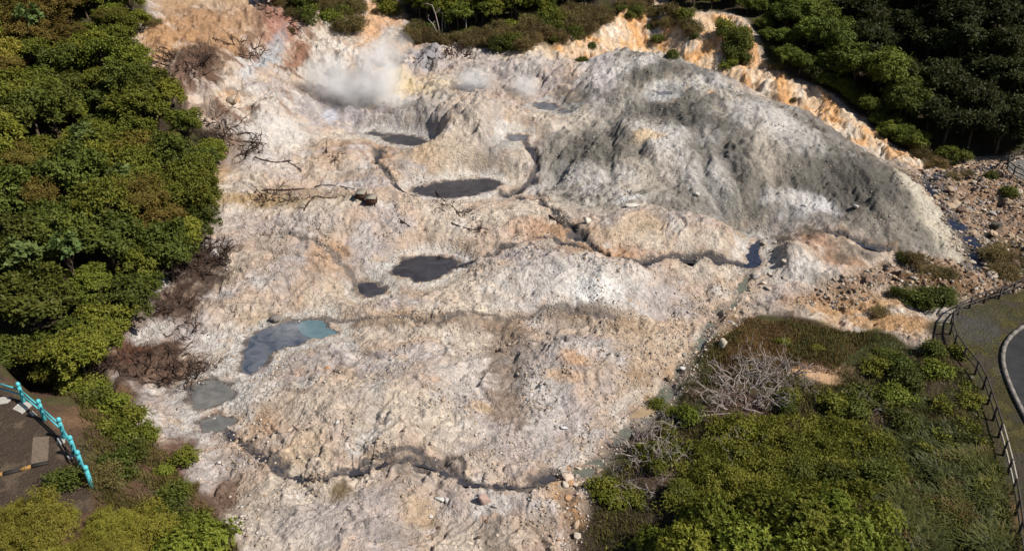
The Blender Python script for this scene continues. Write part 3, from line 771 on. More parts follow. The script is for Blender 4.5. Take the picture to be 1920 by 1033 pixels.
WATER = {'dark': water_mat('dark_mud_water', (.020,.019,.024), (.046,.045,.053), 0.5), 'slate': water_mat('slate_water', (.042,.055,.080), (.125,.132,.155), 0.28, 0.8, .25),
         'cyan': water_mat('turquoise_water', (.085,.145,.17), (.12,.18,.20), 0.25), 'grey': water_mat('grey_mud_water', (.10,.10,.099), (.165,.16,.15), 0.4, 0.9, .3),
         'navy': water_mat('navy_water', (.012,.016,.032), (.035,.042,.066), 0.12, 1.5, 0.5), 'green': water_mat('green_water', (.10,.105,.085), (.15,.15,.12), 0.2),
         'tan': water_mat('tan_water', (.26,.18,.11), (.33,.25,.16), 0.3)}
def leaf_mat(name, a, b, var=0.55, trans=0.25, rough=0.6):
    M = Mat(name)
    t = M.n('ShaderNodeAttribute', attribute_name='tint').outputs['Fac']
    rnd = M.n('ShaderNodeObjectInfo').outputs['Random']
    c = M.mix(t, a, b)
    c = M.scale(c, M.math('ADD', 1-var/2, M.math('MULTIPLY', rnd, var)))
    hs = M.n('ShaderNodeHueSaturation'); M.l(c, hs.inputs['Color'])
    M.l(M.math('ADD', 0.487, M.math('MULTIPLY', M.math('FRACT', M.math('MULTIPLY', rnd, 7.3)), 0.026)), hs.inputs['Hue'])
    p = M.bsdf(hs.outputs[0], rough, None, spec=0.18)
    tr = M.n('ShaderNodeBsdfTranslucent'); M.l(hs.outputs[0], tr.inputs['Color'])
    mx = M.n('ShaderNodeMixShader'); mx.inputs[0].default_value = trans
    M.l(p.outputs[0], mx.inputs[1]); M.l(tr.outputs[0], mx.inputs[2]); M.l(mx.outputs[0], M.out.inputs['Surface'])
    return M.m
LEAF = {'green': leaf_mat('green_leaves', (.078,.102,.014), (.205,.205,.030)),
        'olive': leaf_mat('olive_leaves', (.095,.078,.016), (.20,.155,.036)),
        'dark': leaf_mat('dark_leaves', (.048,.064,.012), (.115,.128,.022)),
        'yellow': leaf_mat('yellow_green_leaves', (.13,.125,.020), (.26,.225,.035)),
        'feather': leaf_mat('feathery_leaves', (.122,.125,.018), (.275,.245,.040), 0.35),
        'bright': leaf_mat('bright_shrub_leaves', (.090,.125,.014), (.22,.23,.035)),
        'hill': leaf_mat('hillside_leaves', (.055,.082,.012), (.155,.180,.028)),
        'hill_shade_tint': leaf_mat('shade_tinted_hillside_leaves', (.022,.030,.009), (.052,.056,.014)),  # hillside foliage with the hill's shade put into the leaf colour
        'scrub': leaf_mat('scrub_leaves', (.100,.080,.030), (.18,.135,.055)),
        'under': leaf_mat('undergrowth_leaves', (.092,.095,.013), (.195,.185,.030)),
        'grass': leaf_mat('grass_blades', (.060,.058,.016), (.14,.115,.035), 0.2, 0.2),
        'drygrass': leaf_mat('dry_grass_blades', (.11,.065,.025), (.20,.115,.048), 0.2, 0.15),
        'tallgrass': leaf_mat('tall_grass_blades', (.055,.072,.018), (.15,.155,.045), 0.2, 0.2),
        'big': leaf_mat('broad_pale_leaves', (.075,.115,.035), (.16,.20,.06), 0.2, 0.3),
        'strap': leaf_mat('strap_leaves', (.032,.045,.012), (.080,.082,.026), 0.3, 0.2, 0.55)}
def simple(name, c, rough=0.8, var=0.5, scale=3.0, bstr=0.4, spec=0.3, c2=None):
    M = Mat(name)
    tc = M.n('ShaderNodeTexCoord').outputs['Object']
    n = M.noise(scale, 6, 0.65, tc)
    c2 = c2 or tuple(x*(1-var) for x in c)
    M.bsdf(M.ramp(n, [(0.35, c2), (0.62, c)]), rough, n, bstr, 0.03, spec)
    return M.m
BARK = simple('bark', (.12,.085,.06), 0.9)
DEADW = simple('dead_grey_wood', (.31,.265,.245), 0.85, 0.35, 6)
DARKW = simple('dark_dead_wood', (.055,.032,.024), 0.9, 0.5, 6)
TEAL = simple('turquoise_paint', (.10,.50,.56), 0.6, 0.45, 14, 0.3, 0.3)
DARKRAIL = simple('weathered_rail', (.055,.045,.038), 0.8, 0.4, 6)
PALERAIL = simple('pale_rail', (.34,.30,.25), 0.8, 0.3, 6)
RUST = simple('rusted_metal', (.075,.036,.025), 0.85, 0.45, 8)
LIDM = simple('worn_lid', (.30,.265,.225), 0.9, 0.4, 7)
CONC = simple('concrete', (.40,.38,.35), 0.9, 0.25, 5)
KERBM = simple('kerb_concrete', (.22,.20,.18), 0.9, 0.5, 5)
YELLOW = simple('yellow_paint', (.42,.23,.06), 0.8, 0.6, 14, c2=(.07,.05,.035))
BLACKP = simple('black_paint', (.03,.027,.025), 0.8, 0.4, 9)
ASPHALT = simple('asphalt', (.030,.031,.034), 0.85, 0.6, .7)
PADM = simple('pale_asphalt', (.13,.125,.118), 0.9, 0.3, 0.6)
def rock_mat():
    M = Mat('rock')
    oi = M.n('ShaderNodeObjectInfo')
    tc = M.n('ShaderNodeTexCoord').outputs['Object']
    n = M.noise(2.2, 8, 0.7, tc)
    f = M.math('ADD', 0.45, M.math('MULTIPLY', n, 1.1))
    M.bsdf(M.scale(oi.outputs['Color'], f), 0.9, M.noise(6, 6, 0.7, tc), 0.7, 0.06, 0.3)
    return M.m
ROCK = rock_mat()

# ------------------------------------------------------------------ ground object
idx = np.arange(ny*nx).reshape(ny, nx)
F = np.stack([idx[:-1, :-1], idx[:-1, 1:], idx[1:, 1:], idx[1:, :-1]], -1).reshape(-1, 4)
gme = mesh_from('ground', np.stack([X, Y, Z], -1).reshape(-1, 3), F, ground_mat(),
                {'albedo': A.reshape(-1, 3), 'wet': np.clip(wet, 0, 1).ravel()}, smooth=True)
tag(obj('ground', gme), kind='structure')

# ------------------------------------------------------------------ water
def fan_sheet(P, z, grow=0.35):
    c = P.mean(0)
    d = P-c; L = np.linalg.norm(d, axis=1, keepdims=True)
    P = c+d*(L+grow)/L
    n = len(P)
    V = np.vstack([np.c_[P, np.full(n, z)], [[c[0], c[1], z]]])
    return V, [(i, (i+1) % n, n) for i in range(n)]
for P, lev, ck, lab, grow in waters:
    V, T = fan_sheet(P, lev, grow)
    o = obj('mud_pool' if ck in ('dark', 'grey', 'slate', 'tan') else 'pool', mesh_from('pool', V, np.array(T), WATER[ck]))
    tag(o, lab, kind='structure')
for P, hw, ck, dep in chan_world:
    if not ck: continue
    n = len(P)
    t = np.gradient(P, axis=0); t /= np.linalg.norm(t, axis=1, keepdims=True)+1e-9
    nrm = np.stack([-t[:, 1], t[:, 0]], 1)
    # water follows the lowest ground across the channel
    offs = np.linspace(-1.2, 1.2, 13)*hw
    bed = np.min([ground(P[:, 0]+nrm[:, 0]*o_, P[:, 1]+nrm[:, 1]*o_) for o_ in offs], axis=0)
    ker = np.ones(5)/5
    bed = np.convolve(np.pad(bed, 2, 'edge'), ker, 'valid')+0.03+0.05*min(dep, .5)+(.08 if ck == 'navy' else 0)
    V = np.vstack([np.c_[P-nrm*hw*1.1, bed], np.c_[P+nrm*hw*1.1, bed]])
    Q = [(i, i+1, n+i+1, n+i) for i in range(n-1)]
    tag(obj('stream', mesh_from('stream', V, np.array(Q), WATER[ck])), kind='structure')

# ------------------------------------------------------------------ plants: prototypes
def leaf_quads(P, D, N, L, Wd, fold=0.15):
    Sd = np.cross(D, N); Sd /= np.linalg.norm(Sd, axis=1, keepdims=True)+1e-9
    L = L[:, None]; Wd = Wd[:, None]
    mid = P+D*L*0.45
    V = np.stack([P, mid+Sd*Wd*0.5+N*Wd*fold, P+D*L-N*Wd*0.25, mid-Sd*Wd*0.5+N*Wd*fold], 1)
    n = len(P)
    return V.reshape(-1, 3), np.arange(n*4).reshape(n, 4)
def unit(v): return v/(np.linalg.norm(v, axis=-1, keepdims=True)+1e-9)
def crown_mesh(name, mat, seed, R_, H, zc, lobes, clumps, leaves, clump_r, L, Wd, out=0.6, up=0.5, rnd=0.7, droop=0.0, rosette=False, lobe_r=(0.38,0.6)):
    q = np.random.default_rng(seed)
    # lobes spread over a dome
    th = np.arange(lobes)*2.399+q.uniform(0, 6); rr = np.sqrt((np.arange(lobes)+0.4)/lobes)*0.72
    lc = np.stack([rr*np.cos(th)*R_, rr*np.sin(th)*R_, zc+(H*0.5)*(np.sqrt(np.clip(1-rr**2, 0, 1))-0.45)+q.uniform(-.18,.18,lobes)*H], 1)
    lr = q.uniform(*lobe_r, lobes)*R_
    li = q.integers(0, lobes, clumps)
    d = unit(q.standard_normal((clumps, 3))+np.array([0, 0, 0.35]))
    rad = lr[li]*q.uniform(0.55, 1.08, clumps)
    cpos = lc[li]+d*rad[:, None]*np.array([1, 1, 0.8])
    ctint = q.beta(2, 2, clumps)
    k = np.repeat(np.arange(clumps), leaves)
    n = len(k)
    off = q.standard_normal((n, 3))*clump_r*0.55
    P = cpos[k]+(off if not rosette else off*0.2)
    outv = unit(cpos-np.array([0, 0, zc-0.3*H]))[k]
    N = unit(out*outv+up*np.array([0, 0, 1.0])+rnd*q.standard_normal((n, 3)))
    D = unit(np.cross(N, q.standard_normal((n, 3)))+0.25*outv-np.array([0, 0, droop]))
    if rosette:
        a = q.uniform(0, 6.283, n)
        e1 = unit(np.cross(outv, np.array([0.3, 0.2, 0.9]))); e2 = np.cross(outv, e1)
        D = unit(e1*np.cos(a)[:, None]+e2*np.sin(a)[:, None]+outv*q.uniform(0.15, 1.4, n)[:, None])
        N = unit(outv-D*np.sum(outv*D, 1, keepdims=True)+0.15*q.standard_normal((n, 3)))
    V, Fq = leaf_quads(P, D, N, L*q.uniform(.65, 1.25, n), Wd*q.uniform(.7, 1.2, n))
    tint = np.clip(0.55*ctint[k]+0.45*q.random(n), 0, 1)
    return mesh_from(name, V, Fq, mat, {'tint': np.repeat(tint, 4)}), lc
def trunk_mesh(name, seed, H, r, lc, zc):
    q = np.random.default_rng(seed); m = MB()
    P = np.array([[0,0,-0.5],[.04,.03,H*.18],[-.03,.05,H*.36],[.05,0,H*.5]])
    m.tube(P, np.array([r*1.3, r, r*.85, r*.6]), 6)
    for c in lc[:6]:
        a = P[2]+(P[3]-P[2])*q.random()
        mid = (a+c)/2+q.uniform(-.15,.15,3)
        m.tube(np.array([a, mid, c]), np.array([r*.5, r*.32, r*.12]), 4)
    return m.mesh(name, BARK, True)
PROTO = {}
def make_tree(key, name, mat, seed, R_, H, zc, tr, **kw):
    cm, lc = crown_mesh('crown', mat, seed, R_, H, zc, **kw)
    root = thing(name, 'x', 'tree')
    obj('trunk', trunk_mesh('trunk', seed, zc+H*.3, tr, lc, zc), root)
    obj('crown', cm, root)
    PROTO.setdefault(key, []).append([root, False, R_])
for s in (1, 2, 3):
    make_tree('green', 'broadleaf_tree', LEAF['green'], 100+s, 2.4, 4.0, 2.7, .14, lobes=17, clumps=250, leaves=30, clump_r=.24, L=.25, Wd=.13, rnd=.6, lobe_r=(.18,.36))
for s in (1, 2):
    make_tree('olive', 'olive_tree', LEAF['olive'], 110+s, 2.3, 3.4, 2.6, .13, lobes=18, clumps=290, leaves=32, clump_r=.22, L=.18, Wd=.07, up=.9, rnd=.6, lobe_r=(.18,.32))
    make_tree('dark', 'dark_tree', LEAF['dark'], 120+s, 2.5, 4.2, 2.8, .15, lobes=16, clumps=240, leaves=30, clump_r=.25, L=.27, Wd=.15, rnd=.6, lobe_r=(.18,.36))
    make_tree('hill', 'hillside_tree', LEAF['hill'], 140+s, 2.6, 4.2, 2.7, .15, lobes=15, clumps=220, leaves=26, clump_r=.34, L=.48, Wd=.13, droop=.25, rnd=.6, lobe_r=(.2,.38))
    make_tree('hill_shade_tint', 'shade_tinted_tree', LEAF['hill_shade_tint'], 150+s, 2.7, 4.2, 2.8, .15, lobes=14, clumps=200, leaves=24, clump_r=.36, L=.45, Wd=.15, droop=.2, rnd=.6, lobe_r=(.2,.4))
    make_tree('feather', 'feathery_tree', LEAF['feather'], 160+s, 2.4, 3.6, 2.4, .12, lobes=20, clumps=380, leaves=42, clump_r=.22, L=.20, Wd=.035, droop=.5, up=.35, rnd=.8, lobe_r=(.24,.42))
make_tree('yellow', 'yellow_green_tree', LEAF['yellow'], 131, 2.0, 2.4, 2.3, .11, lobes=14, clumps=200, leaves=28, clump_r=.24, L=.24, Wd=.12, lobe_r=(.18,.34))
make_tree('big', 'large_leaved_tree', LEAF['big'], 135, 1.5, 2.4, 2.8, .09, lobes=8, clumps=70, leaves=7, clump_r=.2, L=.46, Wd=.27, rosette=True, lobe_r=(.2,.4))
def make_bush(key, name, mat, seed, R_, H, cat='bush', **kw):
    cm, lc = crown_mesh('foliage', mat, seed, R_, H, H*.42, **kw)
    root = thing(name, 'x', cat)
    m = MB(); q = np.random.default_rng(seed)
    for c in lc[:5]:
        m.tube(np.array([[0,0,-.3], c*np.array([.5,.5,.45])+q.uniform(-.1,.1,3), c]), np.array([.045,.03,.012])*R_, 4)
    obj('stems', m.mesh('stems', BARK), root); obj('foliage', cm, root)
    PROTO.setdefault(key, []).append([root, False, R_])
for s in (1, 2):
    make_bush('bright', 'leafy_shrub', LEAF['bright'], 170+s, 1.6, 2.1, 'shrub', lobes=9, clumps=330, leaves=15, clump_r=.3, L=.22, Wd=.085, rosette=True)
    make_bush('scrub', 'scrub_bush', LEAF['scrub'], 180+s, 1.3, 1.1, 'bush', lobes=9, clumps=120, leaves=22, clump_r=.28, L=.30, Wd=.06, up=-.1, rnd=.9, out=.3)
    make_bush('smallgreen', 'small_bush', LEAF['green'], 190+s, .9, .9, 'bush', lobes=7, clumps=110, leaves=16, clump_r=.2, L=.19, Wd=.09)
    make_bush('darkbush', 'dark_bush', LEAF['dark'], 195+s, 1.1, 1.1, 'bush', lobes=7, clumps=120, leaves=20, clump_r=.24, L=.22, Wd=.10)
def strap_mesh(seed, n, R_, H):
    q = np.random.default_rng(seed)
    c = q.standard_normal((n//14+1, 2))*R_*.42
    k = q.integers(0, len(c), n)
    base = np.c_[c[k]+q.standard_normal((n, 2))*.08, np.zeros(n)]
    a = q.uniform(0, 6.283, n); ln = q.uniform(.6, 1.1, n)*H; w = q.uniform(.03, .06, n)
    d = np.c_[np.cos(a), np.sin(a)]; s = np.c_[-np.sin(a), np.cos(a), np.zeros(n)]
    V = []
    for f, ww in ((0, .5), (.5, 1), (1, .05)):
        p = base+np.c_[d*(ln*.75*f**1.3)[:, None], ln*(f*1.15-.62*f*f)]
        V += [p-s*(w*ww)[:, None], p+s*(w*ww)[:, None]]
    V = np.stack(V, 1).reshape(-1, 3)
    b = np.arange(n)[:, None]*6
    Q = np.vstack([b+np.array([[0,1,3,2]]), b+np.array([[2,3,5,4]])])
    return mesh_from('leaves', V, Q, LEAF['strap'], {'tint': np.repeat(q.random(n), 6)})
for s in (1, 2):
    root = thing('strap_leaf_plant', 'x', 'plant'); obj('leaves', strap_mesh(60+s, 420, 1.3, 1.25), root)
    m = MB(); m.lathe([(.25,-.3),(.22,.05),(.05,.12)], 7); obj('root_clump', m.mesh('root_clump', BARK), root)
    PROTO.setdefault('strap', []).append([root, False, 1.3])

PLANTED = []
def to_px(x, y, z):
    f = y*CP-(z-CAM_H)*SP; up = y*SP+(z-CAM_H)*CP
    if f < 1: return -9999, -9999
    return 960+FPX*x/f, 516.5-FPX*up/f
def plant(key, x, y, r, zone, squash=1.0, sink=0.1, label=None, group=None):
    pr = PROTO[key][rng.integers(len(PROTO[key]))]
    o = pr[0] if not pr[1] else copy_tree(pr[0])
    pr[1] = True
    s = r/pr[2]
    o.location = (x, y, g1(x, y)-sink)
    o.rotation_euler = (rng.uniform(-.06,.06), rng.uniform(-.06,.06), rng.uniform(0, 6.28))
    o.scale = (s, s, s*squash)
    for k_ in ('label', 'group'):
        if k_ in o: del o[k_]
    PLANTED.append(dict(o=o, key=key, zone=zone, r=r, px=to_px(x, y, o.location.z+1.5*s*squash), label=label, group=group))
    return o
def scatter(P, dmin, tries=6000, grow=0.0):
    lo, hi = P.min(0)-grow, P.max(0)+grow
    C = rng.uniform(lo, hi, (tries, 2))
    C = C[sdf(C[:, 0], C[:, 1], P) < grow]
    out = []
    for c in C:
        if all((c[0]-a)**2+(c[1]-b)**2 > dmin*dmin for a, b in out): out.append(tuple(c))
    return out
def vis(x, y, z, m=60):
    u, v = to_px(x, y, z)
    return -m < u < 1920+m and -m < v < 1033+m

# left forest
edge_px = [(412,292),(398,322),(412,405),(398,432),(372,470),(345,505),(300,525),(290,560),(262,590),(232,625),(208,665),(340,205),(300,170),(372,255),(255,70),(240,100),(275,130),(225,45),(262,22),(388,352),(345,330),(190,690),(130,690),(60,692)]
lf_P = np.vstack([poly([(266,0),(268,30),(210,60),(238,95),(285,170),(325,205),(385,262),(395,300),(360,345),(395,400),(372,445),(325,490),(280,510),(255,570),(205,615),(180,668),(120,690),(0,690)], 2.0), [(-45,31),(-58,50),(-68,90),(-60,112)]])
lspots = []
for u, v in edge_px:
    x, y = hit(u, v, 1.2)
    lspots.append((x-0.9, y, rng.uniform(1.7, 2.2)))
for x, y in scatter(lf_P, 2.0, 9000, -0.5):
    if vis(x, y, g1(x, y)+2, 90) and all((x-a)**2+(y-b)**2 > 1.6**2 for a, b, _ in lspots): lspots.append((x, y, rng.uniform(1.7, 2.8)))
kn = lambda x, y, s: float(fbm(np.array([x]), np.array([y]), 11, 2, s)[0])
for i, (x, y, r) in enumerate(lspots):
    n = kn(x, y, 300)+rng.uniform(-.35, .35)
    u, v = to_px(x, y, g1(x, y)+2)
    if i < len(edge_px): key = 'green' if rng.random() < .6 else 'dark'
    elif u < 160 and 330 < v < 640: key = 'dark' if n < .15 else 'olive'
    else: key = 'olive' if n > .12 else ('yellow' if n > 0.07 else ('green' if n > -.42 else 'dark'))
    plant(key, x, y, r, 'left', rng.uniform(.75, 1.15), sink=rng.uniform(-.1, .6))
for u, v, r, lab in [(38,478,1.3,'pale large-leaved tree near the middle of the western forest'),(120,455,1.1,'smaller pale large-leaved tree amid olive crowns'),(60,40,1.4,'pale large-leaved tree high in the western forest'),(225,330,1.2,'pale large-leaved tree behind the forest edge'),(150,250,1.2,'pale large-leaved tree in the upper forest')]:
    x, y = hit(u, v, 4.2); plant('big', x, y, r, 'left', 1.25, sink=-.6, label=lab)
# wooded hill to the north east
hill_P = np.vstack([poly([(1462,-10),(1468,50),(1510,105),(1575,140),(1635,178),(1685,222),(1735,243),(1775,270),(1840,272),(1925,285),(2010,285)], 1.0), [(75,95),(70,125),(36,125)]])
for x, y in scatter(hill_P, 2.25, 12000, 0.0):
    if not vis(x, y, g1(x, y)+2, 60): continue
    u, v = to_px(x, y, g1(x, y)+2)
    lit = v+rng.uniform(-30, 30) > (u-1420)*.85-70 and u < 1740  # band coloured as lit; trees beyond it take the shade-dark leaves
    plant('hill' if lit else 'hill_shade_tint', x, y, rng.uniform(1.9, 3.0), 'hill', rng.uniform(.85, 1.15))
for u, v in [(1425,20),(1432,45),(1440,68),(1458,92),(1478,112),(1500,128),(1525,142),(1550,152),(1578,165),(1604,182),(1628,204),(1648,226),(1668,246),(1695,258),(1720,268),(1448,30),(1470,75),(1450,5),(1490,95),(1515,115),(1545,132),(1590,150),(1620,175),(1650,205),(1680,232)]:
    x, y = hit(u, v, .8); plant('hill' if rng.random() < .75 else 'hill_shade_tint', x, y, rng.uniform(1.1, 1.7), 'edge', rng.uniform(.7, .95), sink=.5)
# trees along the head of the crater
top_P = np.vstack([poly([(760,12),(850,40),(950,36),(1040,10),(1130,-10),(1200,-30),(1280,-12),(1330,-14),(1430,-6)], 1.0), [(36,124),(-14,124)]])
for x, y in scatter(top_P, 2.2, 6000, 0.0):
    if vis(x, y, g1(x, y)+2, 40): plant('green' if rng.random() < .6 else 'hill', x, y, rng.uniform(1.8, 2.6), 'top', rng.uniform(.7, .95))
for u, v, k, r in [(590,15,'green',1.9),(565,18,'dark',1.7),(500,8,'dark',1.6),(545,-2,'olive',1.8),(610,-5,'green',2.0),(640,-8,'green',2.0),(840,38,'green',2.2),(870,30,'green',2.4),(905,32,'hill',2.0),(800,25,'green',2.0),(930,28,'green',2.0),(960,24,'green',2.0),(1000,18,'green',2.0),(780,10,'green',1.8),(785,-4,'green',1.8),(1262,3,'green',1.5),(1300,-2,'hill',1.6),(1335,2,'green',1.5),(1372,-2,'hill',1.7),(1402,12,'hill',1.5),(1400,-14,'hill',1.8),(1280,-18,'green',1.8),(1340,-18,'green',1.8)]:
    x, y = hit(u, v, 1.0); plant(k, x, y, r, 'top', .8)
# scrub on the rim
for px, dm in [([(505,5),(590,8),(620,0),(668,4),(680,58),(645,55),(600,38),(560,42)], 1.5), ([(770,66),(800,50),(850,68),(905,62),(960,42),(1040,18),(1140,15),(1138,50),(1080,80),(1045,72),(980,100),(905,85),(830,82),(765,76)], 1.45),
               ([(1185,8),(1222,2),(1300,52),(1300,66),(1240,52)], 1.3), ([(1355,62),(1398,68),(1392,104),(1372,126),(1362,126)], 1.0), ([(1168,6),(1195,6),(1198,36),(1180,36)], 1.2),
               ([(720,0),(732,0),(735,22),(726,24)], 0.9), ([(1700,262),(1750,280),(1812,292),(1760,303),(1710,288)], 1.6)]:
    for x, y in scatter(poly(px, .4), dm, 1500, 0.0):
        k = 'scrub' if rng.random() < (.7 if dm > 1.01 else 0) else ('darkbush' if rng.random() < .5 else 'smallgreen')
        plant(k, x, y, rng.uniform(.9, 1.45), 'rim', rng.uniform(.8, 1.2))
for u, v, r, lab in [(1163,33,.8,'small round bush alone at the top of the pale cliff spur'),(1180,43,.7,'small round bush just below another on the cliff spur'),(1215,51,.5,'tiny bush on the pink gully of the cliff'),(1232,79,.9,'low round bush on the orange cliff above the mound'),
                  (1260,109,.75,'dark round bush poking up behind the grey mound summit'),(1303,79,.65,'small bush half way up the orange cliff face'),(1456,124,.9,'round bush at the cliff edge beneath the wooded hill'),(1486,186,.55,'small ball of bush where the mound meets the cliff'),
                  (1038,76,.7,'small bush on the pale bank east of the scrub'),(1110,88,.6,'tiny bush on the cream bank behind the mound'),(1092,122,.9,'brownish bush hanging on the bank behind the mound'),(705,22,.6,'small bush beside the orange earth scar'),(545,55,.6,'small bush on the red earth wall'),(285,48,1.0,'bush alone on the brown slope by the forest edge')]:
    x, y = hit(u, v, .3); plant('darkbush' if rng.random() < .5 else 'scrub', x, y, r, 'single', .9, label=lab)

# lower right thicket
for u, v, r in [(1225,1015,.8),(1330,975,1.15),(1285,1040,1.2),(1425,955,1.1),(1395,1020,1.45),(1500,985,1.45),(1490,1060,1.4),(1565,935,.85),(1590,1010,1.4),(1650,975,.9),(1670,1045,1.0),(1475,925,.6),(1340,1070,1.1),(1555,1065,1.2),(1290,960,.55)]:
    x, y = hit(u, v, .8); plant('bright', x, y, r, 'thicket', rng.uniform(.95, 1.3))
for u, v, k, r, sq in [(1290,790,'bright',.75,1.2),(1390,805,'smallgreen',.7,1),(1235,745,'smallgreen',.55,.8),(1260,770,'smallgreen',.5,.8),(1130,915,'smallgreen',.8,.9),(1150,935,'bright',.75,.8),(1230,885,'bright',.5,1.3),(1185,925,'smallgreen',.7,.8),(1270,930,'darkbush',.7,.8),
                    (1480,745,'smallgreen',.6,1.1),(1475,770,'darkbush',.55,1),(1560,755,'smallgreen',.9,.9),(1610,735,'darkbush',.9,.8),(1600,770,'darkbush',1.0,.8),(1680,745,'smallgreen',.9,.8),(1700,800,'darkbush',.9,.8),(1690,690,'darkbush',1.0,.8),(1640,690,'smallgreen',.9,.8),
                    (1700,720,'darkbush',1.0,.9),(1760,700,'smallgreen',.9,.9),(1750,660,'darkbush',.8,.8),(1500,890,'darkbush',.8,.8),(1570,895,'darkbush',.9,.8),(1650,900,'darkbush',1.0,.8),
                    (1720,560,'darkbush',1.0,.7),(1745,562,'darkbush',1.2,.7),(1770,560,'darkbush',.9,.7),(1685,550,'darkbush',.6,.8),(1650,580,'scrub',.7,.7),(1715,495,'scrub',.9,.7),(1695,490,'darkbush',.7,.7),(1745,515,'scrub',1.1,.6),(1770,520,'scrub',.9,.6),
                    (1870,475,'scrub',1.2,.6),(1895,490,'scrub',1.3,.6),(1880,510,'scrub',1.1,.6),(1895,360,'darkbush',.9,.9),(1858,330,'darkbush',.7,.8),(1790,335,'scrub',.8,.5),(1815,328,'scrub',.8,.5),(1905,520,'scrub',1.0,.6),(1800,660,'smallgreen',.7,.8),(1820,750,'smallgreen',.7,.8),
                    (1660,660,'darkbush',.7,.6),(1470,640,'smallgreen',.45,.6),(1535,645,'smallgreen',.45,.6)]:
    x, y = hit(u, v, .3); plant(k, x, y, r, 'flat', sq)
for u, v, r in [(1690,830,1.1),(1720,800,1.0),(1745,830,1.2),(1780,850,1.1),(1650,870,1.0),(1700,880,1.1),(1800,810,1.0),(1760,880,1.0),(1680,960,1.1),(1700,1000,1.2),(1740,1000,1.0),(1790,900,1.0),(1640,850,.9),(1660,760,.9),(1720,750,.9),(1820,860,1.0),(1720,1035,1.1),(1760,940,1.0),(1830,930,.9),(1850,990,1.0),(1790,985,.9),(1860,1030,.9)]:
    x, y = hit(u, v, .3); plant('strap', x, y, r, 'strap', rng.uniform(.8, 1.1))
# lower left corner
for u, v, r in [(28,918,1.2),(185,945,1.2),(100,990,1.5),(190,1005,1.5),(60,1020,1.5),(48,965,1.75),(252,942,1.6),(275,905,.8),(150,1000,1.35),(15,1050,1.6),(240,1050,1.6),(115,1060,1.5),(95,930,.8)]:
    x, y = hit(u, v, 2.2); plant('feather', x, y, r, 'corner', rng.uniform(.75, 1.1), sink=rng.uniform(.4, 1.4))
for u, v, r, k in [(370,1010,1.0,'bright'),(400,1035,1.1,'bright'),(340,1040,1.0,'bright'),(210,770,.9,'smallgreen'),(185,760,.8,'darkbush'),(240,790,.9,'smallgreen'),(225,820,.8,'smallgreen'),(250,850,.8,'darkbush'),(345,860,.7,'smallgreen'),(285,860,.6,'scrub'),(330,930,.8,'darkbush'),(310,970,.8,'darkbush'),
                   (150,720,1.0,'smallgreen'),(115,705,.9,'smallgreen'),(175,735,.9,'smallgreen'),(70,695,.9,'smallgreen'),(200,800,.7,'smallgreen'),(220,880,.8,'darkbush'),(195,905,.8,'scrub'),(275,815,.7,'smallgreen'),(375,965,.6,'scrub'),(120,905,.8,'darkbush'),(145,890,.6,'scrub'),(420,1000,.5,'darkbush'),(360,915,.4,'scrub'),(300,880,.5,'smallgreen')]:
    x, y = hit(u, v, .3); plant(k, x, y, r, 'slope', rng.uniform(.8, 1.1))

# labels: the plants that stand next to something one can find get a label of their own, the rest share one with their look-alikes
LOOK = {'big': 'pale large-leaved tree', 'green': 'leafy green broadleaf tree', 'olive': 'brownish olive fine-leaved tree', 'dark': 'dark green tree', 'yellow': 'yellow green tree', 'hill': 'mid green shaggy tree', 'hill_shade_tint': 'shade-tinted black tree', 'feather': 'feathery golden green tree',
        'bright': 'bright green glossy shrub', 'scrub': 'dry brown green scrub bush', 'smallgreen': 'small leafy green bush', 'darkbush': 'low dark green bush', 'strap': 'arching strap-leaved plant'}
ZONE = {'left': 'in the forest on the western slope', 'hill': 'on the wooded hill beyond the orange cliff', 'top': 'in the row along the crater head', 'rim': 'in the scrub along the crater rim', 'single': 'alone on bare ground',
        'thicket': 'in the shrub thicket near the wooden fence', 'flat': 'on the overgrown flat below the mound', 'strap': 'among rank grass by the path fence', 'corner': 'below the turquoise fence', 'slope': 'on the bank beside the turquoise fence'}
MARKS = [('the brown dead thicket', 372, 500), ('the grey mud pool', 330, 690), ('the slate blue pool', 235, 600), ('the bare brown slope', 300, 110), ('the fallen black branches', 415, 290), ('the first turquoise post', 40, 700), ('the pair of rusty boxes', 418, 385), ('the red brown landslip', 262, 60),
         ('the orange cliff edge', 1420, 60), ('the steep end of the cliff', 1640, 235), ('the stony stream bend', 1780, 285), ('the fenced pad', 1890, 285), ('the cliff top spur', 1400, 20), ('the standing dead snags', 825, 35), ('the orange earth scar', 690, 30), ('the red earth wall', 545, 40),
         ('the largest heap of dead wood', 1400, 790), ('the smaller heap of dead wood', 1240, 880), ('the shallow green puddle', 1120, 900), ('the muddy tan puddle', 1235, 745), ('the bare pale earth patch', 1520, 715), ('the bend of the path fence', 1770, 640), ('the pale fence rail', 1870, 860),
         ('the white stone heap', 245, 815), ('the yellow kerb end', 95, 900), ('the last turquoise post', 185, 915), ('the dark blue stream', 1690, 490), ('the deep blue pool', 1870, 470), ('the big boulder on the grass', 1355, 650), ('the road kerb', 1850, 720), ('the lowest corner of the bare ground', 420, 1010), ('the pale cliff spur', 1165, 15)]
used = set()
for mk, mu, mv in MARKS:
    best = sorted((p for p in PLANTED if p['label'] is None), key=lambda p: (p['px'][0]-mu)**2+(p['px'][1]-mv)**2)[0]
    if (best['px'][0]-mu)**2+(best['px'][1]-mv)**2 < 90**2:
        best['label'] = LOOK[best['key']]+' standing closest to '+mk; best['group'] = LOOK[best['key']]+'s'
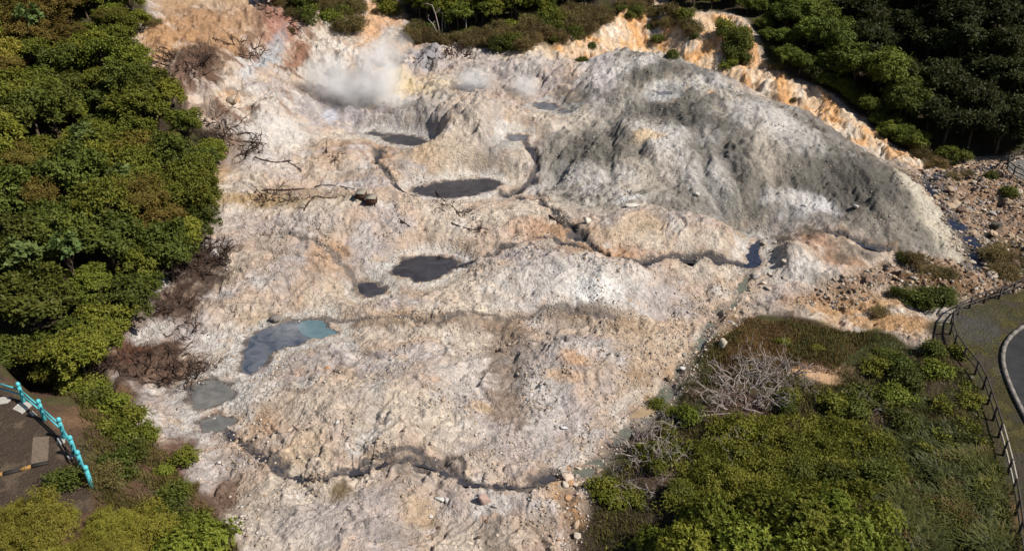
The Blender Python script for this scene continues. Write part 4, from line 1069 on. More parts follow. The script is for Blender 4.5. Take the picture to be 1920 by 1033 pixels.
SHORT = {'big': 'pale large-leaved trees', 'green': 'leafy green trees', 'olive': 'brownish olive trees', 'dark': 'dark green trees', 'yellow': 'yellow green trees', 'hill': 'shaggy green trees', 'hill_shade_tint': 'nearly black trees', 'feather': 'feathery golden trees', 'bright': 'glossy green shrubs',
         'scrub': 'brown scrub bushes', 'smallgreen': 'leafy bushes', 'darkbush': 'dark bushes', 'strap': 'strap-leaved plants'}
PLACE = {'left': 'on the western slope', 'hill': 'on the wooded hill', 'edge': 'along the cliff edge', 'top': 'along the crater head', 'rim': 'in the rim scrub', 'single': 'on bare ground', 'thicket': 'of the lowest shrub thicket', 'flat': 'on the overgrown flat', 'strap': 'by the path fence',
         'corner': 'below the turquoise fence', 'slope': 'on the turquoise fence bank'}
ORD = ['first','second','third','fourth','fifth','sixth','seventh','eighth','ninth','tenth','eleventh','twelfth']
ROWN = ['nearest row','second row','third row','fourth row','fifth row','sixth row','seventh row','eighth row','ninth row']
cells = {}
for p in PLANTED:
    o = p['o']
    if p['label']:
        o['label'] = p['label']; o['group'] = p['group'] or SHORT[p['key']]+' '+PLACE[p['zone']]
        continue
    size = 'large' if p['r'] > {'left':2.25,'hill':2.4,'top':2.1,'corner':1.6,'edge':1.4,'thicket':1.1}.get(p['zone'], 1.0) else 'small'
    v = p['px'][1]; band = PLACE[p['zone']]
    if p['zone'] == 'left': band = 'high on the western slope' if v < 230 else ('low on the western slope' if v > 460 else 'midway up the western slope')
    if p['zone'] == 'hill': band = 'low on the wooded hill' if v > 170 else 'high on the wooded hill'
    cells.setdefault((size+' '+SHORT[p['key']]+' '+band), []).append(p)
for ph, ms in cells.items():
    ms.sort(key=lambda p: -p['px'][1])
    nrow = -(-len(ms)//9); per = -(-len(ms)//nrow)
    for k in range(nrow):
        row = sorted(ms[k*per:(k+1)*per], key=lambda p: p['px'][0])
        for i, p in enumerate(row):
            lab = ORD[i]+' from west'+(', '+ROWN[k]+',' if nrow > 1 else '')+' of '+ph
            if len(ms) == 1:
                w = ph.split(' '); lab = 'only '+ph.replace('trees','tree').replace('bushes','bush').replace('shrubs','shrub').replace('plants','plant')
            p['o']['label'] = lab; p['o']['group'] = ph.split(' ', 1)[1]
for lst in PROTO.values():
    for pr in lst:
        if not pr[1]:
            for ch in list(pr[0].children): bpy.data.objects.remove(ch)
            bpy.data.objects.remove(pr[0])

# ------------------------------------------------------------------ grass and undergrowth
def pts_in(P, n, dens=None):
    out = []
    lo, hi = P.min(0), P.max(0)
    got = 0
    while got < n:
        C = rng.uniform(lo, hi, (n*2, 2)); k = inside(C[:, 0], C[:, 1], P)
        if dens is not None: k &= rng.random(len(C)) < dens(C[:, 0], C[:, 1])
        C = C[k]; out.append(C); got += len(C)
        if len(out) > 60: break
    return np.concatenate(out)[:n]
def blades(name, XY, h, w, mat, lean=0.5):
    n = len(XY); z = ground(XY[:, 0], XY[:, 1])-0.03
    base = np.c_[XY, z]
    a = rng.uniform(0, 6.283, n); hh = h*rng.uniform(.5, 1.2, n); ww = w*rng.uniform(.6, 1.2, n)
    d = np.c_[np.cos(a), np.sin(a), np.zeros(n)]; s = np.c_[-np.sin(a), np.cos(a), np.zeros(n)]
    ln = lean*rng.uniform(.3, 1.2, n)
    m = base+np.c_[d[:, :2]*(hh*ln*.35)[:, None], hh*.6]
    t = base+np.c_[d[:, :2]*(hh*ln)[:, None], hh*(1-.3*ln)]
    V = np.stack([base-s*ww[:, None], base+s*ww[:, None], m+s*ww[:, None]*.8, m-s*ww[:, None]*.8, t], 1).reshape(-1, 3)
    b = np.arange(n)[:, None]*5
    tint = np.clip(.5+.5*fbm(XY[:, 0], XY[:, 1], 1.6, 2, 320)+rng.uniform(-.3, .3, n), 0, 1)
    me = mesh_from(name, V, [b+np.array([[0,1,2,3]]), b+np.array([[3,2,4]])], mat, {'tint': np.repeat(tint, 5)})
    return tag(obj(name, me), kind='stuff')
br_in = np.vstack([poly([(1095,1040),(1105,955),(1160,890),(1225,800),(1295,715),(1330,655),(1395,610),(1480,602),(1560,620),(1640,628),(1730,660),(1770,650),(1795,700),(1835,730),(1860,810),(1885,900),(1905,1000),(1912,1045)]), [(13,24)]])
clear_spots = [hit(1520,700), hit(1555,712), hit(1400,745), hit(1225,850)]
def grassy(x, y):
    p = 0.25+0.9*sstep(-.1, .5, fbm(x, y, 3.5, 2, 330))
    for (cx, cy), r in zip(clear_spots, (1.4, .8, 1.6, 1.0)): p = p*np.clip(((x-cx)**2+(y-cy)**2)/(r*r)-.3, 0, 1)
    return p
blades('grass', pts_in(br_in, 34000, grassy), .34, .018, LEAF['grass'])
blades('dry_grass', pts_in(poly([(1330,660),(1400,602),(1500,600),(1640,632),(1560,700),(1450,690),(1340,725)]), 14000), .20, .014, LEAF['drygrass'])
blades('tall_grass', pts_in(poly([(1640,900),(1760,870),(1850,850),(1890,950),(1905,1040),(1700,1040)]), 6500, lambda x, y: .15+.85*sstep(-.2, .3, fbm(x, y, 2.4, 3, 385))), .75, .022, LEAF['tallgrass'], .9)
blades('dry_tall_grass', pts_in(poly([(1640,900),(1760,870),(1850,850),(1890,950),(1905,1040),(1700,1040)]), 3500, lambda x, y: sstep(.1, .5, fbm(x, y, 1.8, 2, 386))), .6, .02, LEAF['drygrass'], .9)
blades('bank_grass', pts_in(np.vstack([poly([(60,690),(160,705),(215,740),(255,795),(300,835),(345,900),(400,960),(450,1035),(180,1035)]), poly([(185,905),(165,850),(150,760)])]), 15000, lambda x, y: .1+.9*sstep(-.1, .4, fbm(x, y, 2, 2, 340))), .32, .02, LEAF['grass'])
blades('verge_grass', pts_in(verge_P, 9000, lambda x, y: sstep(-.1, .4, fbm(x, y, 2.2, 2, 350))*(y < 56)*(x < 40)*(sdf(x, y, np.vstack([poly([(1965,585),(1935,602),(1915,615),(1893,632),(1880,655),(1879,685),(1890,718),(1905,752),(1925,790),(1960,850)]), [(60,20),(60,50)]])) > .3)), .09, .02, LEAF['under'], .9)
def undergrowth(XY, h, mat, name, L=.20, Wd=.085, per=9):
    n = len(XY); k = np.repeat(np.arange(n), per); m = len(k)
    z = ground(XY[:, 0], XY[:, 1])
    hh = h*(.5+.8*sstep(-.4, .5, fbm(XY[:, 0], XY[:, 1], 1.3, 2, 360)))
    P = np.c_[XY[k]+rng.normal(0, .10, (m, 2)), z[k]+hh[k]*rng.uniform(.45, 1.05, m)]
    N = unit(np.array([0, 0, .8])+.8*rng.standard_normal((m, 3)))
    D = unit(np.cross(N, rng.standard_normal((m, 3)))+np.array([0, 0, .35]))
    V, Q = leaf_quads(P, D, N, L*rng.uniform(.6, 1.3, m), Wd*rng.uniform(.7, 1.2, m))
    tint = np.clip(.45+.5*fbm(XY[:, 0], XY[:, 1], 2.2, 2, 370)[k]+rng.uniform(-.3, .3, m), 0, 1)
    return tag(obj(name, mesh_from(name, V, Q, mat, {'tint': np.repeat(tint, 4)})), kind='stuff')
undergrowth(pts_in(poly([(1330,800),(1450,795),(1560,790),(1680,830),(1700,900),(1600,960),(1440,930),(1350,960),(1240,960),(1300,880)]), 5200, lambda x, y: .25+.75*sstep(-.2, .3, fbm(x, y, 1.6, 2, 380))), .5, LEAF['under'], 'undergrowth', .17, .06, 10)
undergrowth(pts_in(poly([(1130,940),(1230,800),(1420,850),(1620,740),(1800,690),(1880,900),(1700,1040),(1130,1040)]), 2400, lambda x, y: sstep(.0, .5, fbm(x, y, 2.4, 2, 390))), .4, LEAF['green'], 'ground_cover', .16, .08, 7)

# ------------------------------------------------------------------ dead wood
def branch(m, p, d, length, r, depth, q, kink=.35, flat=0.0, k=4):
    n = 5; P = [p]; d = d/np.linalg.norm(d)
    for i in range(n):
        d = unit(d+q.normal(0, kink*.5, 3)*np.array([1, 1, 1-flat]))
        P.append(P[-1]+d*length/n)
    P = np.array(P)
    m.tube(P, np.linspace(r, r*.35, len(P)), k)
    if depth:
        for _ in range(q.integers(2, 5)):
            i = q.integers(1, n+1)
            nd = unit((P[i]-P[i-1])/(length/n)+q.normal(0, .75, 3)*np.array([1, 1, 1-flat*.7]))
            branch(m, P[i], nd, length*q.uniform(.35, .65), r*.5, depth-1, q, kink, flat, k)
def thicket(u, v, rad, n, length, r, mat, name, label, cat, seed, depth=2, lift=.35, group=None, aspect=.7, cl=None):
    q = np.random.default_rng(seed)
    x0, y0 = hit(u, v)
    root = thing(name, label, cat, (x0, y0, g1(x0, y0)), 0, group)
    big = MB(); 
    nb = 0
    for i in range(n):
        a = q.uniform(0, 6.283); rr = rad*math.sqrt(q.random())
        px, py = rr*math.cos(a), rr*aspect*math.sin(a)
        z = g1(x0+px, y0+py)-g1(x0, y0)-.05
        d = np.array([math.cos(a)*.6+q.normal(0, .5), math.sin(a)*.6+q.normal(0, .5), q.uniform(.1, 1)*lift*2])
        m = MB()
        branch(m, np.array([px, py, z]), d, length*q.uniform(.5, 1.25), r*q.uniform(.7, 1.5)*(1.7 if mat is DARKW else 1.0), depth, q, .6)
        obj('branch', m.mesh('branch', mat), root)
    return root
thicket(372,500,2.6,95,1.5,.028,DARKW,'dead_bush','tangled dark brown dead thicket at the forest edge','dead bush',1, 2, .3, aspect=.55)
thicket(318,575,1.3,36,1.1,.024,DARKW,'dead_bush','small dark dead bush beneath the overhanging forest edge','dead bush',2, 2, .3)
thicket(345,630,1.2,20,1.1,.022,DARKW,'dead_bush','thin leafless bush spread over pale ground above the brown brush','dead bush',3, 2, .3)
thicket(275,695,2.9,100,1.2,.022,DARKW,'brush_heap','wide heap of brown dead brush beside the grey mud pool','dead bush',4, 2, .2, aspect=.6)
thicket(350,705,.9,20,1.3,.030,DARKW,'dead_bush','dark spiky dead bush on the very edge of the grey pool','dead bush',5, 2, .6)
thicket(1395,745,2.3,95,1.35,.042,DEADW,'dead_wood_heap','largest heap of bleached grey dead branches on the flat','dead wood',6, 2, .5, aspect=.75)
thicket(1440,700,1.5,42,1.4,.036,DEADW,'dead_wood_heap','upright bleached dead brush behind the largest heap','dead wood',7, 2, .8, aspect=.6)
thicket(1505,740,.9,16,1.1,.022,DEADW,'dead_bush','small grey dead bush beside the bare earth patch','dead bush',8, 2, .5)
thicket(1225,850,1.4,58,1.15,.032,DEADW,'dead_wood_heap','smaller heap of grey dead branches by the stream','dead wood',9, 2, .55, aspect=1.0)
thicket(1260,800,.6,14,1.5,.022,DEADW,'dead_bush','tall thin grey dead stems above the smaller heap','dead bush',10, 1, 1.2)
thicket(1215,940,1.1,22,1.0,.018,DEADW,'dead_bush','low grey dead twigs among green shrubs','dead bush',11, 2, .3)
thicket(1380,840,1.0,24,.9,.016,DEADW,'dead_bush','reddish grey twigs below the largest heap','dead bush',12, 2, .3)
thicket(1150,895,.5,14,.8,.016,DEADW,'dead_bush','little grey dead bush beside the green puddle','dead bush',13, 2, .5)
thicket(1620,765,.9,16,1.0,.016,DEADW,'dead_bush','pale dry stalks in the dark bushes','dead bush',14, 1, .4)
thicket(440,275,2.2,56,1.7,.034,DARKW,'fallen_branches','mat of black fallen branches running down from the forest','dead wood',15, 2, .1, aspect=.7)
thicket(400,240,1.8,40,1.9,.030,DARKW,'fallen_branches','streak of dark branches along the upper forest edge','dead wood',16, 2, .1, aspect=1.0)
thicket(530,378,2.0,34,1.3,.030,DARKW,'fallen_branches','scattered dark branches west of the rusty boxes','dead wood',17, 2, .1, aspect=.5)
thicket(625,305,.8,12,.9,.026,DARKW,'fallen_branches','small knot of brown branches above the boxes','dead wood',18, 2, .3)
thicket(850,395,.9,16,1.1,.022,DARKW,'fallen_branches','heap of thin branches below the largest dark pool','dead wood',19, 2, .2)
thicket(830,462,.9,14,.8,.020,DARKW,'fallen_branches','scraps of dark wood above the channelled pool','dead wood',20, 2, .2)
thicket(895,430,.7,12,.8,.022,DARKW,'fallen_branches','twisted dark branch ends beside the channel','dead wood',21, 2, .2)
thicket(855,105,1.4,26,1.5,.040,DARKW,'dead_bush','dark tangled dead bush on the bank under the snags','dead bush',22, 2, .5)
thicket(795,115,2.0,22,1.3,.040,DARKW,'fallen_branches','dark wood fragments by the upper fumarole','dead wood',23, 1, .2)
thicket(340,130,2.6,44,1.5,.036,DARKW,'dead_bush','dark dead scrub on the brown slope','dead bush',24, 2, .3)
thicket(440,90,2.8,30,1.8,.040,DARKW,'fallen_branches','dark branches sliding down the upper wall','dead wood',25, 1, .1)
thicket(530,45,2.6,30,1.6,.036,DARKW,'fallen_branches','dark roots hanging below the rim trees','dead wood',26, 1, .1)
thicket(185,870,.9,18,.9,.018,DARKW,'dead_bush','dark bare bush at the end of the turquoise fence','dead bush',27, 2, .5)
thicket(570,820,.25,5,.55,.030,DARKW,'fallen_branches','small black forked branch on the pale ground','dead wood',28, 1, .1)
def log(px, r, mat, label, name='fallen_log', lift=.05):
    P = np.array([drop(u, v) for u, v in px]); P[:, 2] += lift
    c = P[0].copy()
    P = np.vstack([chaikin(P[:, :2], 2, False).T, np.interp(np.linspace(0, 1, len(chaikin(P[:, :2], 2, False))), np.linspace(0, 1, len(P)), P[:, 2])]).T
    m = MB(); m.tube(P-c, np.linspace(r, r*.5, len(P)), 6)
    q = np.random.default_rng(int(px[0][0]))
    o = obj(name, m.mesh(name, mat, True), None, c); tag(o, label, 'log')
    for _ in range(4):
        i = q.integers(1, len(P)-1); b = MB()
        branch(b, P[i]-c, np.append(q.normal(0, 1, 2), .25), .7*q.uniform(.5, 1.2), r*.45, 1, q)
        obj('branch', b.mesh('branch', mat), o)
for px, r, lab in [([(478,295),(500,303),(520,307),(545,302)], .09, 'bowed black log lying below the forest edge'), ([(540,304),(555,312),(566,321)], .06, 'black branch forking off the bowed log'),
                   ([(478,362),(500,357),(530,359),(572,356)], .09, 'long dark log lying level on the slope'), ([(503,379),(512,367),(515,360)], .06, 'short stub of log under the long level log'),
                   ([(570,397),(580,380),(592,366),(606,371)], .07, 'hooked black branch west of the rusty boxes'), ([(748,411),(758,419),(769,427)], .06, 'single straight black stick on bare ground'),
                   ([(846,419),(870,428),(895,434),(906,429)], .06, 'long thin dark branch above the channel'), ([(813,358),(830,377),(848,388),(862,406)], .06, 'curved branch leaning from the largest pool'),
                   ([(330,672),(345,656),(362,642)], .045, 'thin dark stick pointing up from the pale bank'), ([(350,692),(372,679),(392,684)], .045, 'curved dark stick above the grey pool'), ([(405,692),(415,672)], .04, 'short dark stick between the grey and slate pools'),
                   ([(430,262),(462,268),(500,272)], .08, 'dark straight trunk fallen across the upper mat'), ([(590,352),(620,348),(650,352),(680,356)], .05, 'thin dark branch lying behind the rusty boxes'), ([(600,372),(630,371),(660,367)], .05, 'thin twig line leading to the rusty boxes'),
                   ([(1030,405),(1045,417),(1056,425)], .09, 'dark log fallen beside the main channel'), ([(1042,893),(1052,899),(1062,904)], .06, 'dark wet log under the pale boulders'), ([(590,905),(572,897)], .035, 'short black stick in the lower channel')]:
    log(px, r, DARKW, lab)
for px, r, lab in [([(1310,782),(1345,778),(1372,776)], .05, 'straight pale log at the front of the largest dead heap'), ([(1190,915),(1215,922),(1228,928)], .05, 'pale bent log below the smaller dead heap')]:
    log(px, r, DEADW, lab)
def snag(u, v, h, label, seed, lean):
    q = np.random.default_rng(seed); x, y, z = drop(u, v)
    root = thing('dead_tree', label, 'dead tree', (x, y, z), 0, 'dead snags on the crater head')
    P = np.array([[0,0,-.4],[lean*.3,0,h*.35],[lean*.6,.1,h*.7],[lean,.1,h]])
    m = MB(); m.tube(P, [.10,.085,.07,.04], 6); obj('trunk', m.mesh('trunk', DEADW, True), root)
    for i in (2, 3):
        b = MB(); branch(b, P[i], np.array([q.normal(0, 1), .2, .8]), h*.25, .04, 1, q); obj('branch', b.mesh('branch', DEADW), root)
for a in [(826,66,3.6,'tallest bleached dead trunk on the crater head',1,-.9),(824,68,2.0,'short leaning dead trunk beside the tallest snag',2,-1.3),(829,62,2.4,'upright bleached dead trunk close to the tallest snag',3,.15),(835,55,2.0,'thin dead stem farther back among the snags',4,.0),(874,58,1.8,'grey dead stem against the dark trees',5,.05)]:
    snag(*a)

# ------------------------------------------------------------------ rocks
def rock_mesh(seed, sub=2):
    q = np.random.default_rng(seed)
    import bmesh
    bm = bmesh.new(); bmesh.ops.create_icosphere(bm, subdivisions=sub, radius=1)
    V = np.array([v.co[:] for v in bm.verts]); Fc = np.array([[v.index for v in f.verts] for f in bm.faces]); bm.free()
    for _ in range(13):
        n = unit(q.standard_normal(3)); c = q.uniform(.28, .66)
        d = V@n; V = V-np.clip(d-c, 0, None)[:, None]*n*.97
    V *= q.uniform(.7, 1.15, 3); V *= 1.25; V += q.normal(0, .045, V.shape)
    return mesh_from('rock', V, Fc, ROCK)
RM = [rock_mesh(s) for s in range(8)]
PALE_R, TAN_R, BRN_R, ORG_R, GRY_R, DRK_R = (.43,.37,.31), (.36,.27,.19), (.17,.11,.08), (.38,.23,.13), (.25,.23,.22), (.10,.085,.075)
def rock(x, y, s, col, label, group, sc=(1,1,.75), rot=None, sink=.25, mi=None):
    o = obj('rock', RM[rng.integers(8) if mi is None else mi], None, (x, y, g1(x, y)+s*sc[2]*(.6-sink)))
    o.rotation_euler = rot or (rng.uniform(-.4,.4), rng.uniform(-.4,.4), rng.uniform(0,6.28))
    o.scale = (s*sc[0], s*sc[1], s*sc[2]); o.color = (*col, 1)
    tag(o, label, 'rock', group); return o
special = [(1668,42,1.1,(.34,.32,.30),'pale rock face showing among the dark trees on the wooded hill',(.7,.7,1.2)),(905,940,.42,(.34,.24,.21),'large red-brown and white boulder on the lower channel bank',(.75,.8,1.2)),(905,927,.22,(.42,.37,.36),'pale knob of rock on top of the red-brown boulder',(1,1,1)),(826,934,.26,(.50,.48,.46),'white slab with a split down its middle',(.8,1.1,.7)),(838,936,.24,(.46,.42,.42),'pale slab leaning on the split white slab',(.8,1,.7)),
           (807,970,.16,(.50,.47,.45),'small square white stone below the split slab',(1,1,.8)),(928,948,.20,(.36,.33,.30),'round grey stone east of the red-brown boulder',(1,1,.8)),(1253,712,.42,(.48,.34,.22),'upright tan slab standing at the edge of the stream',(.45,.7,1.5)),(1282,690,.26,(.46,.46,.47),'smooth bluish white stone by the stream',(1,1,.8)),
           (1355,648,.62,(.40,.36,.28),'big boulder alone on the brown grass',(.8,.8,1.0)),(1062,893,.34,(.50,.40,.32),'largest pale boulder of the pile by the green puddle',(1,.9,.9)),(1060,906,.24,PALE_R,'pale boulder under the largest one of the pile',(1,1,.8)),(1078,908,.25,PALE_R,'pink pale boulder at the east of the pile',(1,1,.8)),
           (1078,985,.32,TAN_R,'tan boulder beside the orange seep',(1,1,.8)),(1062,965,.3,TAN_R,'flat tan boulder above the orange seep',(1.2,.9,.6)),(1080,1005,.3,PALE_R,'pale boulder lowest on the orange seep',(1,1,.7)),(520,601,.55,(.17,.15,.14),'dark muddy boulder on the rim of the slate pool',(1,.9,.9)),
           (613,688,.22,(.45,.24,.12),'round orange stone on the pale plateau',(1,1,.7)),(633,790,.14,(.60,.59,.57),'bright white stone on the lower plateau',(1,1,.7)),(668,375,.2,GRY_R,'grey stone next to the rusty boxes',(1,1,.6)),(1055,800,.24,(.52,.52,.53),'bluish white stone in a hollow of the plateau',(1.2,1,.6)),
           (1868,425,.55,DRK_R,'round dark boulder in the stony bed',(1,1,.9)),(1902,360,.6,(.34,.28,.24),'big pale-topped boulder below the fenced pad',(1.1,.9,.8)),(1862,440,.4,TAN_R,'tan boulder beside the round dark boulder',(1,1,.8)),(1100,415,.42,(.56,.50,.44),'white jagged rock over the main channel',(.8,.7,1.3)),
           (1188,384,.5,(.58,.55,.50),'flat white slab at the foot of the mound',(1.5,.7,.3)),(1308,365,.35,(.60,.57,.53),'white rock standing out of the mound side',(1,.8,.9)),(1510,385,.3,(.60,.58,.56),'white block on the mound flank',(1,1,.9)),(1606,388,.32,(.42,.41,.40),'grey block stuck in the dark mound flank',(1,1,.9)),
           (437,192,.75,(.38,.31,.24),'big brown outcrop jutting from the western wall',(1.2,.9,.9)),(735,575-20,.16,GRY_R,'grey stone between the two dark pools',(1,1,.8)),(1730,490,.5,(.40,.35,.27),'pale boulder at the foot of the dark mound end',(1.3,1,.8))]
for u, v, s, c, lab, sc in special:
    x, y, z = drop(u, v, 3.2 if v < 60 else .1); o = rock(x, y, s, c, lab, None, sc)
    if v < 60: o.scale.z = 3.4; o.location.z += 1.2
for i, (u, v) in enumerate([(234,818),(242,828),(250,824),(246,836),(258,838)]):
    x, y, z = drop(u, v); rock(x, y, .2, (.55,.53,.50), ['topmost white stone of the heap on the grassy bank','white stone in the middle of the bank heap','rounded white stone at the east of the bank heap','lowest white stone of the bank heap','white stone rolled a little away from the bank heap'][i], 'white stones heaped on the bank')
tones = [PALE_R, TAN_R, BRN_R, ORG_R, GRY_R]
tname = {PALE_R:'pale', TAN_R:'tan', BRN_R:'brown', ORG_R:'orange', GRY_R:'grey', DRK_R:'dark'}
cnt = 0
def strew(P, n, lo, hi, where, group, pool, ex=None):
    for x, y in pts_in(P, n):
        if not vis(x, y, g1(x, y), 0): continue
        s = lo+(hi-lo)*rng.random()**2.5
        c = pool[rng.integers(len(pool))]
        o = rock(x, y, s, tuple(np.array(c)*rng.uniform(.8, 1.15)), 'rock', 'rocks '+where)
        ROCKS.setdefault((tname[c], 'large' if s > lo+.35*(hi-lo) else 'small', where), []).append((to_px(x, y, o.location.z), o))
ROCKS = {}
strew(rbed_P, 120, .16, .55, 'in the stony stream bed', '', [PALE_R, TAN_R, BRN_R, GRY_R, TAN_R])
strew(poly([(1730,325),(1830,315),(1890,330),(1900,380),(1800,400),(1760,370)]), 30, .2, .5, 'by the far stream bend', '', [PALE_R, TAN_R, BRN_R, GRY_R])
strew(poly([(1385,505),(1425,510),(1400,600),(1345,640),(1320,690),(1285,720),(1245,690),(1300,620),(1350,570)]), 34, .08, .26, 'along the green stream', '', [PALE_R, PALE_R, TAN_R, GRY_R])
strew(poly([(1150,800),(1215,790),(1140,870),(1090,920),(1095,1035),(1040,1035),(1035,930),(1060,880)]), 36, .08, .24, 'by the orange seep', '', [PALE_R, TAN_R, ORG_R, PALE_R])
strew(poly([(800,930),(1040,920),(1050,1030),(800,1030)]), 26, .07, .16, 'on the lowest pale ground', '', [PALE_R, GRY_R, TAN_R, BRN_R])
strew(poly([(1420,440),(1470,445),(1480,520),(1440,550),(1410,540)]), 18, .15, .45, 'round the dark blue pool', '', [PALE_R, GRY_R, PALE_R])
for (tn, sz, where), ms in ROCKS.items():
    ms.sort(key=lambda p: -p[0][1])
    nrow = -(-len(ms)//9); per = -(-len(ms)//nrow)
    for k in range(nrow):
        for i, (_, o) in enumerate(sorted(ms[k*per:(k+1)*per], key=lambda p: p[0][0])):
            o['label'] = ('only '+sz+' '+tn+' rock '+where) if len(ms) == 1 else ORD[i]+' from west'+(', '+ROWN[k]+',' if nrow > 1 else '')+' of '+sz+' '+tn+' rocks '+where
# loose gravel and pebbles
def gravel(name, XY, lo, hi, cols):
    n = len(XY)
    cube = np.array([(x, y, z) for z in (-1, 1) for x, y in ((-1,-1),(1,-1),(1,1),(-1,1))])*.62
    s = lo+(hi-lo)*rng.random(n)**3
    V = cube[None]*rng.uniform(.55, 1.2, (n, 8, 1))*(np.c_[rng.uniform(.7,1.3,n), rng.uniform(.7,1.3,n), rng.uniform(.45,.9,n)]*s[:, None])[:, None]
    a = rng.uniform(0, 6.283, n); ca, sa = np.cos(a)[:, None], np.sin(a)[:, None]
    V = np.stack([V[..., 0]*ca-V[..., 1]*sa, V[..., 0]*sa+V[..., 1]*ca, V[..., 2]], -1)
    V += np.c_[XY, ground(XY[:, 0], XY[:, 1])+s*.18][:, None]
    f = np.array([(3,2,1,0),(4,5,6,7),(0,1,5,4),(1,2,6,5),(2,3,7,6),(3,0,4,7)])
    Fq = (np.arange(n)[:, None, None]*8+f[None]).reshape(-1, 4)
    c = np.array(cols)[rng.integers(0, len(cols), n)]*rng.uniform(.7, 1.15, (n, 1))
    me = mesh_from(name, V.reshape(-1, 3), Fq, GRAVEL, {'albedo': np.repeat(c, 8, 0)})
    tag(obj(name, me), kind='stuff')
Mg = Mat('gravel'); Mg.bsdf(Mg.n('ShaderNodeAttribute', attribute_name='albedo').outputs['Color'], .9); GRAVEL = Mg.m
gravel('stream_gravel', pts_in(rbed_P, 5000), .05, .22, [PALE_R, TAN_R, BRN_R, GRY_R, TAN_R, DRK_R])
gravel('bank_gravel', np.vstack([pts_in(poly([(1200,640),(1290,560),(1390,500),(1425,510),(1400,600),(1345,640),(1300,720),(1215,790),(1130,880),(1090,1035),(1010,1035),(1030,900)]), 3000)]), .025, .11, [PALE_R, TAN_R, PALE_R, PALE_R, GRY_R])
pit_P = poly([(460,1030),(300,800),(420,640),(420,460),(520,380),(800,300),(1000,330),(1100,440),(1390,500),(1300,600),(1200,760),(1080,900),(1050,1030)])
gravel('pebbles', pts_in(pit_P, 12000, lambda x, y: .06+.94*sstep(.0, .6, fbm(x, y, 2.6, 3, 400))**1.5), .025, .11, [PALE_R, PALE_R, TAN_R, GRY_R, TAN_R, (.48,.44,.40)])
gravel('mound_rubble', pts_in(mound_P, 1800, lambda x, y: sstep(.1, .6, fbm(x, y, 3, 2, 410))), .03, .13, [PALE_R, GRY_R, GRY_R])

# ------------------------------------------------------------------ the two rusty boxes
for i, (u, v, lab) in enumerate([(676,377.5,'farther of the two rusty boxes with pale lids'), (696,387,'nearer of the two rusty boxes with pale lids')]):
    x, y, z = drop(u, v)
    t = thing('metal_box', lab, 'box', (x, y+.45, z+.05), R(-6+3*i), 'rusty boxes'); t.scale = (1.08,)*3
    m = MB(); m.box((0,0,.30), (.66,.85,.40), 0, .008); obj('body', m.mesh('body', RUST), t)
    m = MB(); m.box((0,.02,.535), (.74,.94,.06), 0, .012); obj('lid', m.mesh('lid', LIDM), t)
    for sx in (-1, 1):
        for sy in (-1, 1):
            m = MB(); m.box((sx*.27,sy*.36,.02), (.09,.09,.20), 0, .006); obj('foot', m.mesh('foot', RUST), t)
    m = MB(); m.tube([(-.33,-.30,.22),(-.50,-.32,.20)], .06, 8); obj('shadow_nub', m.mesh('shadow_nub', RUST), t)  # dark stub modelled in place of the shadow beside the box

# ------------------------------------------------------------------ turquoise fence on the terrace
posts = [(-45,733),(2,742),(45.6,754.6),(84,787.5),(122,822.5),(143,857),(157,885),(172.6,914)]
ppos = [np.array(on_ray(u, v, (CAM_H-TERR_Z)/(-raydir(u, v)[2])*raydir(u, v)[1])) for u, v in posts]
fr = thing('turquoise_fence', 'turquoise post and rail fence along the terrace edge', 'fence', tuple(ppos[2]))
for i, p in enumerate(ppos):
    x, y = p[0], p[1]; z = g1(x, y)
    if i in (0, 1): continue
    m = MB(); m.lathe([(.0,-.25),(.10,-.25),(.10,.55),(.095,1.0),(.075,1.02),(.075,1.06),(.10,1.08),(.115,1.15),(.10,1.22),(.06,1.28),(.001,1.29)], 12, (x-ppos[2][0], y-ppos[2][1], z-ppos[2][2]))
    obj('post', m.mesh('post', TEAL, True), fr)
for hgt in (.52, .84):
    for a, b in zip(ppos[:-1], ppos[1:]):
        m = MB(); P = np.array([[a[0], a[1], max(g1(a[0], a[1]), TERR_Z-.6)+hgt], [b[0], b[1], max(g1(b[0], b[1]), TERR_Z-.6)+hgt]])-ppos[2]
        P = np.vstack([P[0], P.mean(0)+[0, 0, -.015], P[1]])
        m.tube(P, .042, 8); obj('rail', m.mesh('rail', TEAL, True), fr)
def slab(px, z, th, mat, name, label, cat):
    P = np.array([on_ray(u, v, (CAM_H-z)/(-raydir(u, v)[2])*raydir(u, v)[1])[:2] for u, v in px]); c = P.mean(0); n = len(P)
    V = np.vstack([np.c_[P-c, np.full(n, th)], np.c_[P-c, np.full(n, -.15)]])
    me = bpy.data.meshes.new(name); me.from_pydata(V.tolist(), [], [list(range(n))]+[[i, n+i, n+(i+1) % n, (i+1) % n] for i in range(n)]); me.update()
    me.materials.append(mat); o = obj(name, me, None, (c[0], c[1], z)); tag(o, label, cat); return o
slab([(24,768),(38,755),(50,754),(61,759),(50,770),(41,776)], TERR_Z, .06, CONC, 'concrete_footing', 'square pale concrete footing at the first turquoise post', 'footing')
slab([(107,824),(114,818),(123,821),(122,829),(113,835),(107,831)], TERR_Z, .06, CONC, 'concrete_footing', 'round pale concrete footing at the third turquoise post', 'footing')
slab([(-8,748),(10,744),(22,749),(14,756),(-4,759)], TERR_Z, .05, CONC, 'concrete_footing', 'worn concrete footing farthest along the terrace edge', 'footing')
slab([(55,773),(62,771),(70,779),(60,780)], TERR_Z, .05, CONC, 'concrete_footing', 'small concrete scrap between two turquoise posts', 'footing')
slab([(125,856),(134,851),(141,855),(132,862)], TERR_Z, .05, CONC, 'concrete_footing', 'small concrete footing by the fourth turquoise post', 'footing')
